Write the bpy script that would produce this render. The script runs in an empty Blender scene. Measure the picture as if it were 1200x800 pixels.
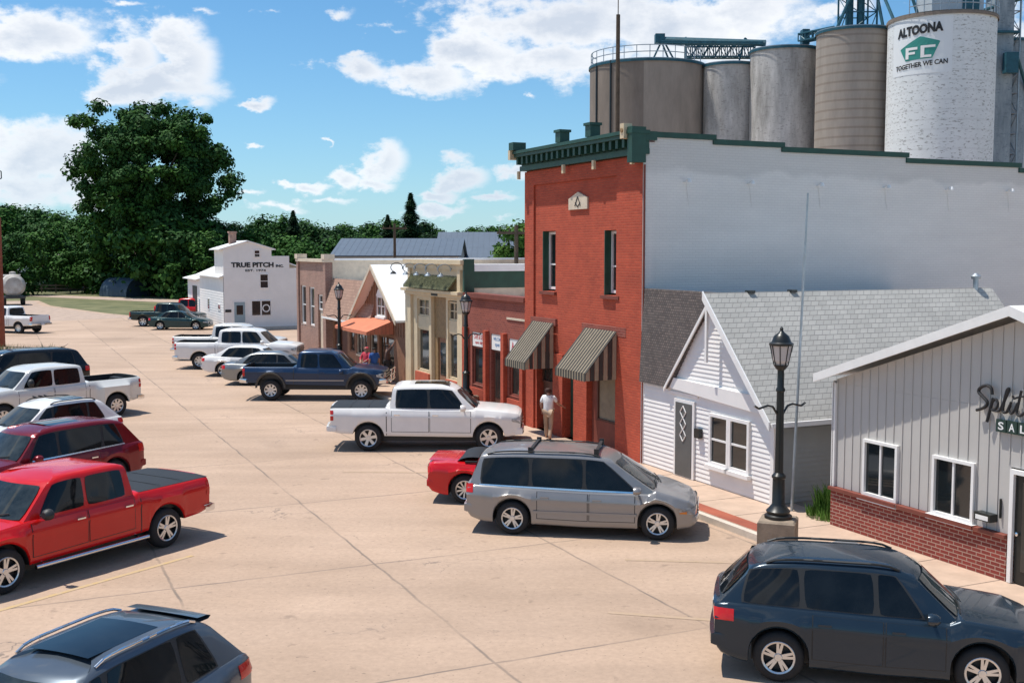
import bpy, bmesh, math, random
import numpy as np
from mathutils import Vector, Matrix
rad = math.radians
sc = bpy.context.scene
COL = sc.collection

# ---------------------------------------------------------------- camera
CAM_H = 6.0
cam_d = bpy.data.cameras.new('camera'); cam = bpy.data.objects.new('camera', cam_d); COL.objects.link(cam)
cam.location = (0, 0, CAM_H)
cam.rotation_euler = (rad(90 - 4.634), 0, 0)
cam_d.sensor_width = 36.0; cam_d.lens = 1320 / 1200 * 36.0
cam_d.clip_start = 0.1; cam_d.clip_end = 5000
sc.camera = cam

# ---------------------------------------------------------------- exposure
sc.view_settings.view_transform = 'Standard'
sc.view_settings.look = 'None'
sc.view_settings.exposure = 0.16
sc.view_settings.gamma = 1.0
sc.view_settings.use_curve_mapping = False

# ---------------------------------------------------------------- sun and sky
SUN_AZ = Vector((-0.96, 0.27)).normalized()      # horizontal direction towards the sun
SUN_EL = 70.0
sun_d = bpy.data.lights.new('sun', 'SUN'); sun = bpy.data.objects.new('sun', sun_d); COL.objects.link(sun)
sun_d.energy = 4.7; sun_d.angle = rad(0.53); sun_d.color = (1.0, 0.95, 0.87)
sv = Vector((SUN_AZ.x * math.cos(rad(SUN_EL)), SUN_AZ.y * math.cos(rad(SUN_EL)), math.sin(rad(SUN_EL))))
sun.rotation_euler = sv.to_track_quat('Z', 'Y').to_euler()
sun.location = (0, 0, 60)

W = bpy.data.worlds.new('World'); sc.world = W; W.use_nodes = True
nt = W.node_tree; nt.nodes.clear()
def N(t, **kw):
    n = nt.nodes.new(t)
    for k, v in kw.items(): setattr(n, k, v)
    return n
def LK(a, b): nt.links.new(a, b)
def mth(op, a, b=None, c=None, clamp=False):
    n = nt.nodes.new('ShaderNodeMath'); n.operation = op; n.use_clamp = clamp
    for i, x in enumerate((a, b, c)):
        if x is None: continue
        if isinstance(x, (int, float)): n.inputs[i].default_value = x
        else: nt.links.new(x, n.inputs[i])
    return n.outputs[0]
sky = N('ShaderNodeTexSky', sky_type='NISHITA', sun_disc=False)
sky.sun_elevation = rad(SUN_EL); sky.sun_rotation = math.atan2(SUN_AZ.x, SUN_AZ.y)
sky.altitude = 200; sky.air_density = 1.0; sky.dust_density = 0.4; sky.ozone_density = 2.0
tc = N('ShaderNodeTexCoord'); sep = N('ShaderNodeSeparateXYZ'); LK(tc.outputs['Generated'], sep.inputs[0])
dx, dy, dz = sep.outputs
az = mth('ARCTAN2', dx, dy); el = mth('ARCSINE', dz)
# clouds: (azimuth deg, elevation deg, half width deg, half height deg, weight) read as directions in the sky
def dirdeg(u, v):
    th = rad(4.634); y = 400 - v
    X = u - 600; Y = 1320 * math.cos(th) + y * math.sin(th); Z = y * math.cos(th) - 1320 * math.sin(th)
    return math.degrees(math.atan2(X, Y)), math.degrees(math.atan2(Z, math.hypot(X, Y)))
CL = [(35,42,75,26,1),(150,62,38,24,1),(215,70,36,42,1),(185,98,62,26,1),(150,105,42,18,.9),(225,118,36,22,.8),
      (30,182,85,36,1),(80,215,70,28,.9),(20,222,80,26,.9),(150,8,45,8,.55),(60,95,20,8,.3),(235,10,45,9,.6),
      (425,84,46,18,.85),(500,88,60,20,.95),(565,62,70,26,1),(640,70,90,26,1),(650,28,130,36,1),(790,30,140,42,1),(560,22,80,22,.75),(420,68,44,9,.6),
      (400,14,40,12,.55),(320,14,35,10,.5),(860,16,80,36,1),(460,38,60,11,.6),(940,70,70,22,.5),(1000,10,40,20,.8),
      (304,124,19,7,.9),(300,169,14,5,.7),(381,169,7,6,.8),(446,190,30,24,1),(438,214,30,9,.9),(365,221,32,8,.85),(335,217,22,8,.8),(401,210,24,13,1),(300,227,30,8,.6),(385,238,55,7,.65),
      (542,205,30,20,1),(330,244,60,9,.7),(520,245,50,8,.7),(515,228,34,8,.8),(580,232,44,9,.75),(600,199,34,13,.95),(480,250,80,7,.5),(590,252,60,7,.5),(618,118,12,8,.7),
      (1180,60,60,60,.8),(1200,150,60,50,.8),(1100,-30,120,30,.8),(1300,60,90,60,.9),(-120,60,90,50,.9),(-150,200,120,50,.9)]
nz = N('ShaderNodeTexNoise'); nz.noise_dimensions = '3D'; nz.inputs['Scale'].default_value = 21.0; nz.inputs['Detail'].default_value = 8; nz.inputs['Roughness'].default_value = 0.62
mp = N('ShaderNodeMapping'); mp.inputs['Scale'].default_value = (1, 1, 1.7); LK(tc.outputs['Generated'], mp.inputs[0]); LK(mp.outputs[0], nz.inputs['Vector'])
nz2 = N('ShaderNodeTexNoise'); nz2.inputs['Scale'].default_value = 5.0; nz2.inputs['Detail'].default_value = 3; LK(mp.outputs[0], nz2.inputs['Vector'])
# slight warp so that cloud edges billow
vec0 = N('ShaderNodeCombineXYZ'); LK(az, vec0.inputs[0]); LK(el, vec0.inputs[1])
wv = N('ShaderNodeVectorMath', operation='MULTIPLY_ADD'); LK(nz.outputs['Color'], wv.inputs[0]); wv.inputs[1].default_value = (.055, .035, 0); 
v1 = N('ShaderNodeVectorMath', operation='SUBTRACT'); LK(vec0.outputs[0], v1.inputs[0]); v1.inputs[1].default_value = (.0275, .0175, 0); LK(v1.outputs[0], wv.inputs[2])
b0 = None
for u, v, hw, hh, w in CL:
    a0, e0 = dirdeg(u, v); sa, se = hw / 1320, hh / 1320
    q = N('ShaderNodeVectorMath', operation='MULTIPLY_ADD'); LK(wv.outputs[0], q.inputs[0]); q.inputs[1].default_value = (1 / sa, 1 / se, 0); q.inputs[2].default_value = (-rad(a0) / sa, -rad(e0) / se, 0)
    le = N('ShaderNodeVectorMath', operation='LENGTH'); LK(q.outputs[0], le.inputs[0])
    g = mth('MULTIPLY_ADD', le.outputs['Value'], -.58, 1.12 * w + .05)
    b0 = g if b0 is None else mth('MAXIMUM', b0, g)
b0 = mth('MAXIMUM', b0, 0.0)
# unseen cloud added outside the view to whiten the fill light and reflections
gen = N('ShaderNodeMapRange'); gen.inputs[1].default_value = .47; gen.inputs[2].default_value = .66; gen.inputs[3].default_value = 0; gen.inputs[4].default_value = .95; LK(nz2.outputs[0], gen.inputs[0])
hi = N('ShaderNodeMapRange'); hi.inputs[1].default_value = rad(17); hi.inputs[2].default_value = rad(26); LK(el, hi.inputs[0])
fr = mth('ABSOLUTE', az); hi2 = N('ShaderNodeMapRange'); hi2.inputs[1].default_value = rad(29); hi2.inputs[2].default_value = rad(40); LK(fr, hi2.inputs[0])
outm = mth('MAXIMUM', hi.outputs[0], hi2.outputs[0])
base = mth('MAXIMUM', b0, mth('MULTIPLY', gen.outputs[0], outm))
fld = mth('ADD', base, mth('MULTIPLY', mth('SUBTRACT', nz.outputs[0], .5), 1.55))
dens = N('ShaderNodeMapRange'); dens.interpolation_type = 'SMOOTHSTEP'; dens.inputs[1].default_value = .42; dens.inputs[2].default_value = .80; LK(fld, dens.inputs[0])
# brighter tops, greyer bodies
shn = N('ShaderNodeMapRange'); shn.inputs[1].default_value = .60; shn.inputs[2].default_value = 1.15; LK(mth('ADD', fld, mth('MULTIPLY', mth('SUBTRACT', nz2.outputs[0], .5), 1.2)), shn.inputs[0])
cc = N('ShaderNodeMix', data_type='RGBA'); cc.inputs[6].default_value = (0.95, 0.95, 0.96, 1); cc.inputs[7].default_value = (0.60, 0.65, 0.74, 1); LK(shn.outputs[0], cc.inputs[0])
skm = N('ShaderNodeMix', data_type='RGBA', blend_type='MULTIPLY'); skm.inputs[0].default_value = 1; skm.inputs[7].default_value = (0.055, 0.097, 0.121, 1)
LK(sky.outputs[0], skm.inputs[6])
mx = N('ShaderNodeMix', data_type='RGBA'); LK(mth('MULTIPLY', dens.outputs[0], .94), mx.inputs[0]); LK(skm.outputs[2], mx.inputs[6]); LK(cc.outputs[2], mx.inputs[7])
# thin pale veil low over the horizon
hz = mth('MULTIPLY', mth('EXPONENT', mth('MULTIPLY', mth('MAXIMUM', el, 0.0), -11.0)), .50)
mx2 = N('ShaderNodeMix', data_type='RGBA'); LK(hz, mx2.inputs[0]); LK(mx.outputs[2], mx2.inputs[6]); mx2.inputs[7].default_value = (.62, .76, .88, 1)
bg = N('ShaderNodeBackground'); LK(mx2.outputs[2], bg.inputs[0]); bg.inputs[1].default_value = 1.0
wo = N('ShaderNodeOutputWorld'); LK(bg.outputs[0], wo.inputs[0])

# ---------------------------------------------------------------- materials
MC = {}
def mat(name, col, rough=.8, metal=0, var=.12, vscale=3.0, bump=0, bscale=40, coat=0, spec=None, col2=None, grime=0):
    if name in MC: return MC[name]
    m = bpy.data.materials.new(name); m.use_nodes = True; MC[name] = m
    t = m.node_tree; b = t.nodes['Principled BSDF']
    b.inputs['Roughness'].default_value = rough; b.inputs['Metallic'].default_value = metal
    if spec is not None: b.inputs['Specular IOR Level'].default_value = spec
    if coat: b.inputs['Coat Weight'].default_value = coat * .45; b.inputs['Specular IOR Level'].default_value = .3; b.inputs['Coat Roughness'].default_value = .04
    c = (*col, 1)
    b.inputs['Base Color'].default_value = c
    tcn = t.nodes.new('ShaderNodeTexCoord')
    if var or col2:
        n = t.nodes.new('ShaderNodeTexNoise'); n.inputs['Scale'].default_value = vscale; n.inputs['Detail'].default_value = 8; n.inputs['Roughness'].default_value = .65
        t.links.new(tcn.outputs['Object'], n.inputs['Vector'])
        r = t.nodes.new('ShaderNodeMapRange'); r.inputs[1].default_value = .3; r.inputs[2].default_value = .7; t.links.new(n.outputs[0], r.inputs[0])
        mi = t.nodes.new('ShaderNodeMix'); mi.data_type = 'RGBA'
        mi.inputs[6].default_value = (*[x * (1 - var) for x in col], 1)
        mi.inputs[7].default_value = (*(col2 or [min(1, x * (1 + var)) for x in col]), 1)
        t.links.new(r.outputs[0], mi.inputs[0]); t.links.new(mi.outputs[2], b.inputs['Base Color'])
    if bump:
        n = t.nodes.new('ShaderNodeTexNoise'); n.inputs['Scale'].default_value = bscale; n.inputs['Detail'].default_value = 5
        t.links.new(tcn.outputs['Object'], n.inputs['Vector'])
        bp = t.nodes.new('ShaderNodeBump'); bp.inputs['Strength'].default_value = bump; bp.inputs['Distance'].default_value = .02
        t.links.new(n.outputs[0], bp.inputs['Height']); t.links.new(bp.outputs[0], b.inputs['Normal'])
    return m

def brick_mat(name, c1, c2, mortar, scale=1.0, bump=.5, msize=.012, blend=.0, var=.5, bw=.215, rh=.075):
    m = bpy.data.materials.new(name); m.use_nodes = True; t = m.node_tree; b = t.nodes['Principled BSDF']; b.inputs['Roughness'].default_value = .88
    tcn = t.nodes.new('ShaderNodeTexCoord'); s = t.nodes.new('ShaderNodeSeparateXYZ'); t.links.new(tcn.outputs['Object'], s.inputs[0])
    ad = t.nodes.new('ShaderNodeMath'); ad.operation = 'ADD'; t.links.new(s.outputs[0], ad.inputs[0]); t.links.new(s.outputs[1], ad.inputs[1])
    cb = t.nodes.new('ShaderNodeCombineXYZ'); t.links.new(ad.outputs[0], cb.inputs[0]); t.links.new(s.outputs[2], cb.inputs[1])
    br = t.nodes.new('ShaderNodeTexBrick'); t.links.new(cb.outputs[0], br.inputs['Vector'])
    br.inputs['Scale'].default_value = 1.0; br.inputs['Brick Width'].default_value = bw * scale; br.inputs['Row Height'].default_value = rh * scale
    br.inputs['Mortar Size'].default_value = msize * scale; br.inputs['Mortar Smooth'].default_value = .3; br.inputs['Bias'].default_value = 0
    br.inputs['Color1'].default_value = (*c1, 1); br.inputs['Color2'].default_value = (*c2, 1); br.inputs['Mortar'].default_value = (*mortar, 1)
    n = t.nodes.new('ShaderNodeTexNoise'); n.inputs['Scale'].default_value = .9; n.inputs['Detail'].default_value = 9; n.inputs['Roughness'].default_value = .7; t.links.new(tcn.outputs['Object'], n.inputs['Vector'])
    r = t.nodes.new('ShaderNodeMapRange'); r.inputs[1].default_value = .3; r.inputs[2].default_value = .7; r.inputs[3].default_value = 1 - var * .5; r.inputs[4].default_value = 1 + var * .4; t.links.new(n.outputs[0], r.inputs[0])
    mu = t.nodes.new('ShaderNodeMix'); mu.data_type = 'RGBA'; mu.blend_type = 'MULTIPLY'; mu.inputs[0].default_value = 1
    t.links.new(br.outputs['Color'], mu.inputs[6]); t.links.new(r.outputs[0], mu.inputs[7]); t.links.new(mu.outputs[2], b.inputs['Base Color'])
    iv = t.nodes.new('ShaderNodeMath'); iv.operation = 'SUBTRACT'; iv.inputs[0].default_value = 1; t.links.new(br.outputs['Fac'], iv.inputs[1])
    bp = t.nodes.new('ShaderNodeBump'); bp.inputs['Strength'].default_value = bump; bp.inputs['Distance'].default_value = .012
    t.links.new(iv.outputs[0], bp.inputs['Height']); t.links.new(bp.outputs[0], b.inputs['Normal'])
    MC[name] = m; return m

def paint(name, col, metal=.0, rough=.28):
    m = mat(name, col, rough, metal, var=.05, vscale=2.0, coat=1.0)
    return m
def glassm(name='dark_glass', col=(.012, .016, .018), rough=.05):
    m = mat(name, col, rough, 0, var=0, spec=.8); return m

# ---------------------------------------------------------------- mesh helpers
OFF = {}
class M:
    def __init__(s): s.v = []; s.f = []; s.m = []
    def add(s, vs, fs, m=0):
        o = len(s.v); s.v += [tuple(p) for p in vs]; s.f += [tuple(i + o for i in f) for f in fs]
        s.m += ([m] * len(fs) if isinstance(m, int) else list(m)); return s
    def box(s, x0, x1, y0, y1, z0, z1, m=0):
        v = [(x, y, z) for x in (x0, x1) for y in (y0, y1) for z in (z0, z1)]
        return s.add(v, [(0,1,3,2),(4,6,7,5),(0,4,5,1),(2,3,7,6),(0,2,6,4),(1,5,7,3)], m)
    def quad(s, *p, m=0): return s.add(p, [tuple(range(len(p)))], m)
    def slab(s, pts, vec, m=0):         # polygon extruded by a vector
        n = len(pts); v = [tuple(p) for p in pts] + [tuple(a + b for a, b in zip(p, vec)) for p in pts]
        return s.add(v, [tuple(range(n))[::-1], tuple(range(n, 2 * n))] + [(i, (i + 1) % n, (i + 1) % n + n, i + n) for i in range(n)], m)
    def tube(s, a, b, r, n=8, m=0, r2=None, caps=True):
        a = Vector(a); b = Vector(b); d = (b - a)
        if d.length < 1e-6: return s
        q = d.to_track_quat('Z', 'Y'); r2 = r if r2 is None else r2; v = []
        for p, rr in ((a, r), (b, r2)):
            for i in range(n):
                an = 2 * math.pi * i / n; v.append(tuple(p + q @ Vector((rr * math.cos(an), rr * math.sin(an), 0))))
        f = [(i, (i + 1) % n, (i + 1) % n + n, i + n) for i in range(n)]
        if caps: f += [tuple(range(n))[::-1], tuple(range(n, 2 * n))]
        return s.add(v, f, m)
    def path(s, pts, r, n=6, m=0):
        for a, b in zip(pts, pts[1:]): s.tube(a, b, r, n, m)
        return s
    def lathe(s, prof, c=(0, 0, 0), n=24, m=0, axis='z', cap=True):
        v = []
        for r, z in prof:
            for i in range(n):
                a = 2 * math.pi * i / n
                p = (r * math.cos(a), r * math.sin(a), z) if axis == 'z' else (r * math.cos(a), z, r * math.sin(a))
                v.append((c[0] + p[0], c[1] + p[1], c[2] + p[2]))
        f = [(k * n + i, k * n + (i + 1) % n, (k + 1) * n + (i + 1) % n, (k + 1) * n + i) for k in range(len(prof) - 1) for i in range(n)]
        if cap: f += [tuple(range(n))[::-1], tuple((len(prof) - 1) * n + i for i in range(n))]
        return s.add(v, f, m)
    def grid(s, P, m=0):                # P[i][j] points
        a = len(P); b = len(P[0]); v = [p for r in P for p in r]
        return s.add(v, [(i * b + j, (i + 1) * b + j, (i + 1) * b + j + 1, i * b + j + 1) for i in range(a - 1) for j in range(b - 1)], m)
    def build(s, name, mats, parent=None, smooth=None, fix=True, kind=None, mesh_only=False):
        me = bpy.data.meshes.new(name); off = OFF.get(parent.name, (0, 0, 0)) if parent else (0, 0, 0)
        me.from_pydata([(p[0] - off[0], p[1] - off[1], p[2] - off[2]) for p in s.v], [], s.f)
        for mm in (mats if isinstance(mats, (list, tuple)) else [mats]): me.materials.append(MC[mm] if isinstance(mm, str) else mm)
        me.polygons.foreach_set('material_index', s.m)
        if fix:
            bm = bmesh.new(); bm.from_mesh(me); bmesh.ops.recalc_face_normals(bm, faces=bm.faces); bm.to_mesh(me); bm.free()
        if smooth:
            me.polygons.foreach_set('use_smooth', [True] * len(me.polygons)); me.set_sharp_from_angle(angle=rad(smooth))
        me.update()
        if mesh_only: return me
        o = bpy.data.objects.new(name, me); COL.objects.link(o)
        if parent: o.parent = parent; OFF[o.name] = off
        if kind: o['kind'] = kind
        return o
def link_mesh(name, me, parent=None, loc=(0, 0, 0), rot=(0, 0, 0), scale=(1, 1, 1)):
    o = bpy.data.objects.new(name, me); COL.objects.link(o); o.parent = parent; o.location = loc; o.rotation_euler = rot; o.scale = scale; return o
def tag(o, label, cat, group=None):
    o['label'] = label; o['category'] = cat
    if group: o['group'] = group
    return o
def thing(name, label, cat, loc=(0, 0, 0), rz=0, group=None, off=None):
    o = bpy.data.objects.new(name, None); COL.objects.link(o); o.empty_display_size = .3
    o.location = loc; o.rotation_euler = (0, 0, rz); tag(o, label, cat, group)
    if off: OFF[o.name] = off
    return o
# street frame: x along the shop fronts (towards the camera side), y into the block
SO = (3.58, 30.74); SA = rad(-65.269); ST = (math.cos(SA), math.sin(SA)); SS = (-ST[1], ST[0])
def wld(s, d): return (SO[0] + s * ST[0] + d * SS[0], SO[1] + s * ST[1] + d * SS[1])
def street(name, label, cat, s0, d0, group=None):
    p = wld(s0, d0); return thing(name, label, cat, (p[0], p[1], 0), SA, group, off=(s0, d0, 0))
def text_pts(body, bold=0.0, align='CENTER'):
    cu = bpy.data.curves.new('t', 'FONT'); cu.body = body; cu.size = 1; cu.offset = bold; cu.align_x = align; cu.resolution_u = 3
    o = bpy.data.objects.new('t', cu); COL.objects.link(o); bpy.context.view_layer.update()
    me = bpy.data.meshes.new_from_object(o.evaluated_get(bpy.context.evaluated_depsgraph_get()))
    v = [tuple(x.co) for x in me.vertices]; f = [tuple(p.vertices) for p in me.polygons]
    bpy.data.objects.remove(o); bpy.data.curves.remove(cu); bpy.data.meshes.remove(me)
    xs = [p[0] for p in v]; ys = [p[1] for p in v]
    x0, x1, y0, y1 = min(xs), max(xs), min(ys), max(ys)
    return [((p[0] - x0) / (x1 - x0), (p[1] - y0) / (y1 - y0)) for p in v], f      # normalised to 0..1
def text_on(name, body, fn, material, parent, bold=.02, thick=None):
    v, f = text_pts(body, bold); mm = M(); mm.add([fn(a, b) for a, b in v], f); return mm.build(name, material, parent, fix=False)

def wall(mm, x0, x1, z0, z1, holes, y=0.0, th=.28, m=0, plane='x', reveal=None):
    """wall face with real openings; plane 'x' runs along x at y, plane 'y' runs along y at x=y"""
    xs = sorted({x0, x1, *[h[0] for h in holes], *[h[1] for h in holes]}); zs = sorted({z0, z1, *[h[2] for h in holes], *[h[3] for h in holes]})
    P = (lambda a, d, z: (a, y + d, z)) if plane == 'x' else (lambda a, d, z: (y - d, a, z))
    inh = lambda a, z: any(h[0] < a < h[1] and h[2] < z < h[3] for h in holes)
    for i in range(len(xs) - 1):
        for j in range(len(zs) - 1):
            if inh((xs[i] + xs[i+1]) / 2, (zs[j] + zs[j+1]) / 2): continue
            for d in (0, th): mm.quad(P(xs[i], d, zs[j]), P(xs[i+1], d, zs[j]), P(xs[i+1], d, zs[j+1]), P(xs[i], d, zs[j+1]), m=m)
    rm = m if reveal is None else reveal
    for h in holes + [(x0, x1, z0, z1)]:
        a, b, c, d_ = h[:4]
        k = m if h[:4] == (x0, x1, z0, z1) else rm
        mm.quad(P(a, 0, c), P(a, th, c), P(a, th, d_), P(a, 0, d_), m=k); mm.quad(P(b, 0, c), P(b, th, c), P(b, th, d_), P(b, 0, d_), m=k)
        mm.quad(P(a, 0, c), P(b, 0, c), P(b, th, c), P(a, th, c), m=k); mm.quad(P(a, 0, d_), P(b, 0, d_), P(b, th, d_), P(a, th, d_), m=k)
    return mm
def window(parent, x0, x1, z0, z1, y=.12, fr='white_trim', glass='dark_glass', fw=.06, nv=0, nh=0, proud=.05, sill=None, name='window', plane='x', rows=None):
    P = (lambda mm, a, b, c, d, e, f, m=0: mm.box(a, b, y + c, y + d, e, f, m)) if plane == 'x' else (lambda mm, a, b, c, d, e, f, m=0: mm.box(y - d, y - c, a, b, e, f, m))
    fm = M()
    P(fm, x0, x1, -proud, .03, z1 - fw, z1); P(fm, x0, x1, -proud, .03, z0, z0 + fw); P(fm, x0, x0 + fw, -proud, .03, z0 + fw, z1 - fw); P(fm, x1 - fw, x1, -proud, .03, z0 + fw, z1 - fw)
    for k in range(nv):
        c = x0 + (x1 - x0) * (k + 1) / (nv + 1); P(fm, c - fw * .35, c + fw * .35, -proud * .6, .02, z0 + fw, z1 - fw)
    for k in range(nh):
        c = z0 + (z1 - z0) * (k + 1) / (nh + 1) if rows is None else rows[k]; P(fm, x0 + fw, x1 - fw, -proud * .5, .02, c - fw * .3, c + fw * .3)
    f = fm.build(name, fr, parent)
    g = M(); P(g, x0 + fw * .5, x1 - fw * .5, 0, .012, z0 + fw * .5, z1 - fw * .5); g.build('pane', glass, f)
    if sill:
        s = M(); P(s, x0 - .06, x1 + .06, -proud - .07, .0, z0 - .1, z0 - .003); s.build('sill', sill, f)
    return f
# ================================================================ materials used by the setting
mat('white_trim', (.81, .79, .765), .5, var=.06); mat('black_metal', (.012, .014, .013), .35, var=.1)
mat('green_paint', (.015, .062, .043), .5, var=.2); mat('cream_paint', (.62, .50, .33), .6, var=.1)
mat('grass', (.10, .135, .04), .95, var=.45, vscale=.35, bump=.6, bscale=6, col2=(.20, .185, .085))
mat('dark_glass_shop', (.02, .025, .025), .06, var=.5, vscale=1.2, spec=.6, col2=(.05, .055, .05))
glassm(); mat('interior', (.03, .025, .02), .9); mat('asphalt_roof', (.30, .28, .26), .95, var=.2)
mat('white_roof', (.80, .80, .79), .55, var=.05); mat('bark', (.09, .065, .045), .95, var=.3, bump=.6)
mat('steel_teal', (.02, .09, .12), .5, metal=.2, var=.3); mat('galv', (.33, .37, .40), .45, metal=.6, var=.2)
mat('chrome', (.75, .76, .78), .14, 1.0, var=0); mat('rubber', (.018, .018, .019), .85, var=.2, vscale=8)
mat('plastic_black', (.02, .021, .022), .55, var=.1)

def pave_mat():
    m = bpy.data.materials.new('paving'); m.use_nodes = True; t = m.node_tree; b = t.nodes['Principled BSDF']; b.inputs['Roughness'].default_value = .85
    MC['paving'] = m
    def n(tp, **k):
        x = t.nodes.new(tp)
        for a, c in k.items(): setattr(x, a, c)
        return x
    def L(a, c): t.links.new(a, c)
    def mt(op, a, c=None, d=None):
        x = n('ShaderNodeMath', operation=op)
        for i, q in enumerate((a, c, d)):
            if q is None: continue
            if isinstance(q, (int, float)): x.inputs[i].default_value = q
            else: L(q, x.inputs[i])
        return x.outputs[0]
    tcn = n('ShaderNodeTexCoord'); s = n('ShaderNodeSeparateXYZ'); L(tcn.outputs['Object'], s.inputs[0])
    # rotate world xy into the street frame
    wx = mt('SUBTRACT', s.outputs[0], SO[0]); wy = mt('SUBTRACT', s.outputs[1], SO[1])
    sx = mt('ADD', mt('MULTIPLY', wx, ST[0]), mt('MULTIPLY', wy, ST[1])); sy = mt('ADD', mt('MULTIPLY', wx, SS[0]), mt('MULTIPLY', wy, SS[1]))
    jn = n('ShaderNodeTexNoise'); jn.inputs['Scale'].default_value = 1.3; jn.inputs['Detail'].default_value = 6; L(tcn.outputs['Object'], jn.inputs['Vector'])
    jw = mt('MULTIPLY', mt('SUBTRACT', jn.outputs[0], .5), .10)
    def lines(c, off, per, w):
        f = mt('FRACT', mt('DIVIDE', mt('ADD', mt('SUBTRACT', c, off), jw), per))
        d = mt('MULTIPLY', mt('MINIMUM', f, mt('SUBTRACT', 1.0, f)), per)
        x = n('ShaderNodeMapRange'); x.inputs[1].default_value = w * .4; x.inputs[2].default_value = w; x.inputs[3].default_value = 1; x.inputs[4].default_value = 0; L(d, x.inputs[0]); return x.outputs[0]
    jl = mt('MAXIMUM', lines(sy, -9.63, 3.75, .034), lines(sx, .35, 5.72, .034))
    # joints fade in and out (worn / filled)
    fade = n('ShaderNodeTexNoise'); fade.inputs['Scale'].default_value = .45; fade.inputs['Detail'].default_value = 3; L(tcn.outputs['Object'], fade.inputs['Vector'])
    fm = n('ShaderNodeMapRange'); fm.inputs[1].default_value = .33; fm.inputs[2].default_value = .58; fm.inputs[3].default_value = .10; fm.inputs[4].default_value = .68; L(fade.outputs[0], fm.inputs[0])
    jl = mt('MULTIPLY', jl, fm.outputs[0])
    n1 = n('ShaderNodeTexNoise'); n1.inputs['Scale'].default_value = .22; n1.inputs['Detail'].default_value = 8; n1.inputs['Roughness'].default_value = .6; L(tcn.outputs['Object'], n1.inputs['Vector'])
    n2 = n('ShaderNodeTexNoise'); n2.inputs['Scale'].default_value = 9; n2.inputs['Detail'].default_value = 8; n2.inputs['Roughness'].default_value = .75; L(tcn.outputs['Object'], n2.inputs['Vector'])
    cr = n('ShaderNodeValToRGB'); e = cr.color_ramp.elements
    e[0].position = .3; e[0].color = (.385, .270, .190, 1); e[1].position = .7; e[1].color = (.490, .350, .255, 1); L(n1.outputs[0], cr.inputs[0])
    # each slab slightly its own tone
    slab = n('ShaderNodeTexWhiteNoise'); slab.noise_dimensions = '2D'; cb = n('ShaderNodeCombineXYZ')
    L(mt('FLOOR', mt('DIVIDE', mt('SUBTRACT', sy, -9.63), 3.75)), cb.inputs[0]); L(mt('FLOOR', mt('DIVIDE', mt('SUBTRACT', sx, .35), 5.72)), cb.inputs[1]); L(cb.outputs[0], slab.inputs[0])
    sm = n('ShaderNodeMapRange'); sm.inputs[3].default_value = .95; sm.inputs[4].default_value = 1.05; L(slab.outputs[0], sm.inputs[0])
    g = n('ShaderNodeMapRange'); g.inputs[1].default_value = .2; g.inputs[2].default_value = .8; g.inputs[3].default_value = .80; g.inputs[4].default_value = 1.18; L(n2.outputs[0], g.inputs[0])
    # oil drips and tyre grime
    v = n('ShaderNodeTexNoise'); v.inputs['Scale'].default_value = 2.3; v.inputs['Detail'].default_value = 4; L(tcn.outputs['Object'], v.inputs['Vector'])
    vm = n('ShaderNodeMapRange'); vm.inputs[1].default_value = .66; vm.inputs[2].default_value = .74; vm.inputs[3].default_value = 1; vm.inputs[4].default_value = .72; L(v.outputs[0], vm.inputs[0])
    st = n('ShaderNodeMapping'); st.inputs['Rotation'].default_value = (0, 0, SA); st.inputs['Scale'].default_value = (.12, 1.1, 1); L(tcn.outputs['Object'], st.inputs[0])
    sn = n('ShaderNodeTexNoise'); sn.inputs['Scale'].default_value = .8; sn.inputs['Detail'].default_value = 6; L(st.outputs[0], sn.inputs['Vector'])
    snm = n('ShaderNodeMapRange'); snm.inputs[1].default_value = .35; snm.inputs[2].default_value = .65; snm.inputs[3].default_value = .91; snm.inputs[4].default_value = 1.06; L(sn.outputs[0], snm.inputs[0])
    # fine wandering cracks, only in places
    vo = n('ShaderNodeTexVoronoi', feature='DISTANCE_TO_EDGE'); vo.inputs['Scale'].default_value = .22; vw = n('ShaderNodeVectorMath', operation='MULTIPLY_ADD'); L(v.outputs['Color'], vw.inputs[0]); vw.inputs[1].default_value = (1.1, 1.1, 0); L(tcn.outputs['Object'], vw.inputs[2]); L(vw.outputs[0], vo.inputs['Vector'])
    ck = n('ShaderNodeMapRange'); ck.inputs[1].default_value = .0015; ck.inputs[2].default_value = .005; ck.inputs[3].default_value = 1; ck.inputs[4].default_value = 0; L(vo.outputs['Distance'], ck.inputs[0])
    cm_ = n('ShaderNodeMapRange'); cm_.inputs[1].default_value = .55; cm_.inputs[2].default_value = .62; L(n1.outputs[0], cm_.inputs[0])
    crk = mt('MULTIPLY', mt('MULTIPLY', ck.outputs[0], cm_.outputs[0]), .6); jl = mt('MAXIMUM', jl, crk)
    # filled patches
    pt = n('ShaderNodeTexNoise'); pt.inputs['Scale'].default_value = .16; pt.inputs['Detail'].default_value = 1; L(tcn.outputs['Object'], pt.inputs['Vector'])
    ptm = n('ShaderNodeMapRange'); ptm.inputs[1].default_value = .62; ptm.inputs[2].default_value = .635; ptm.inputs[3].default_value = 1; ptm.inputs[4].default_value = .90; L(pt.outputs[0], ptm.inputs[0])
    sp = n('ShaderNodeTexNoise'); sp.inputs['Scale'].default_value = 14; sp.inputs['Detail'].default_value = 2; L(tcn.outputs['Object'], sp.inputs['Vector'])
    spm = n('ShaderNodeMapRange'); spm.inputs[1].default_value = .67; spm.inputs[2].default_value = .73; spm.inputs[3].default_value = 1; spm.inputs[4].default_value = .6; L(sp.outputs[0], spm.inputs[0])
    g2_ = mt('MULTIPLY', ptm.outputs[0], spm.outputs[0])
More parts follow.
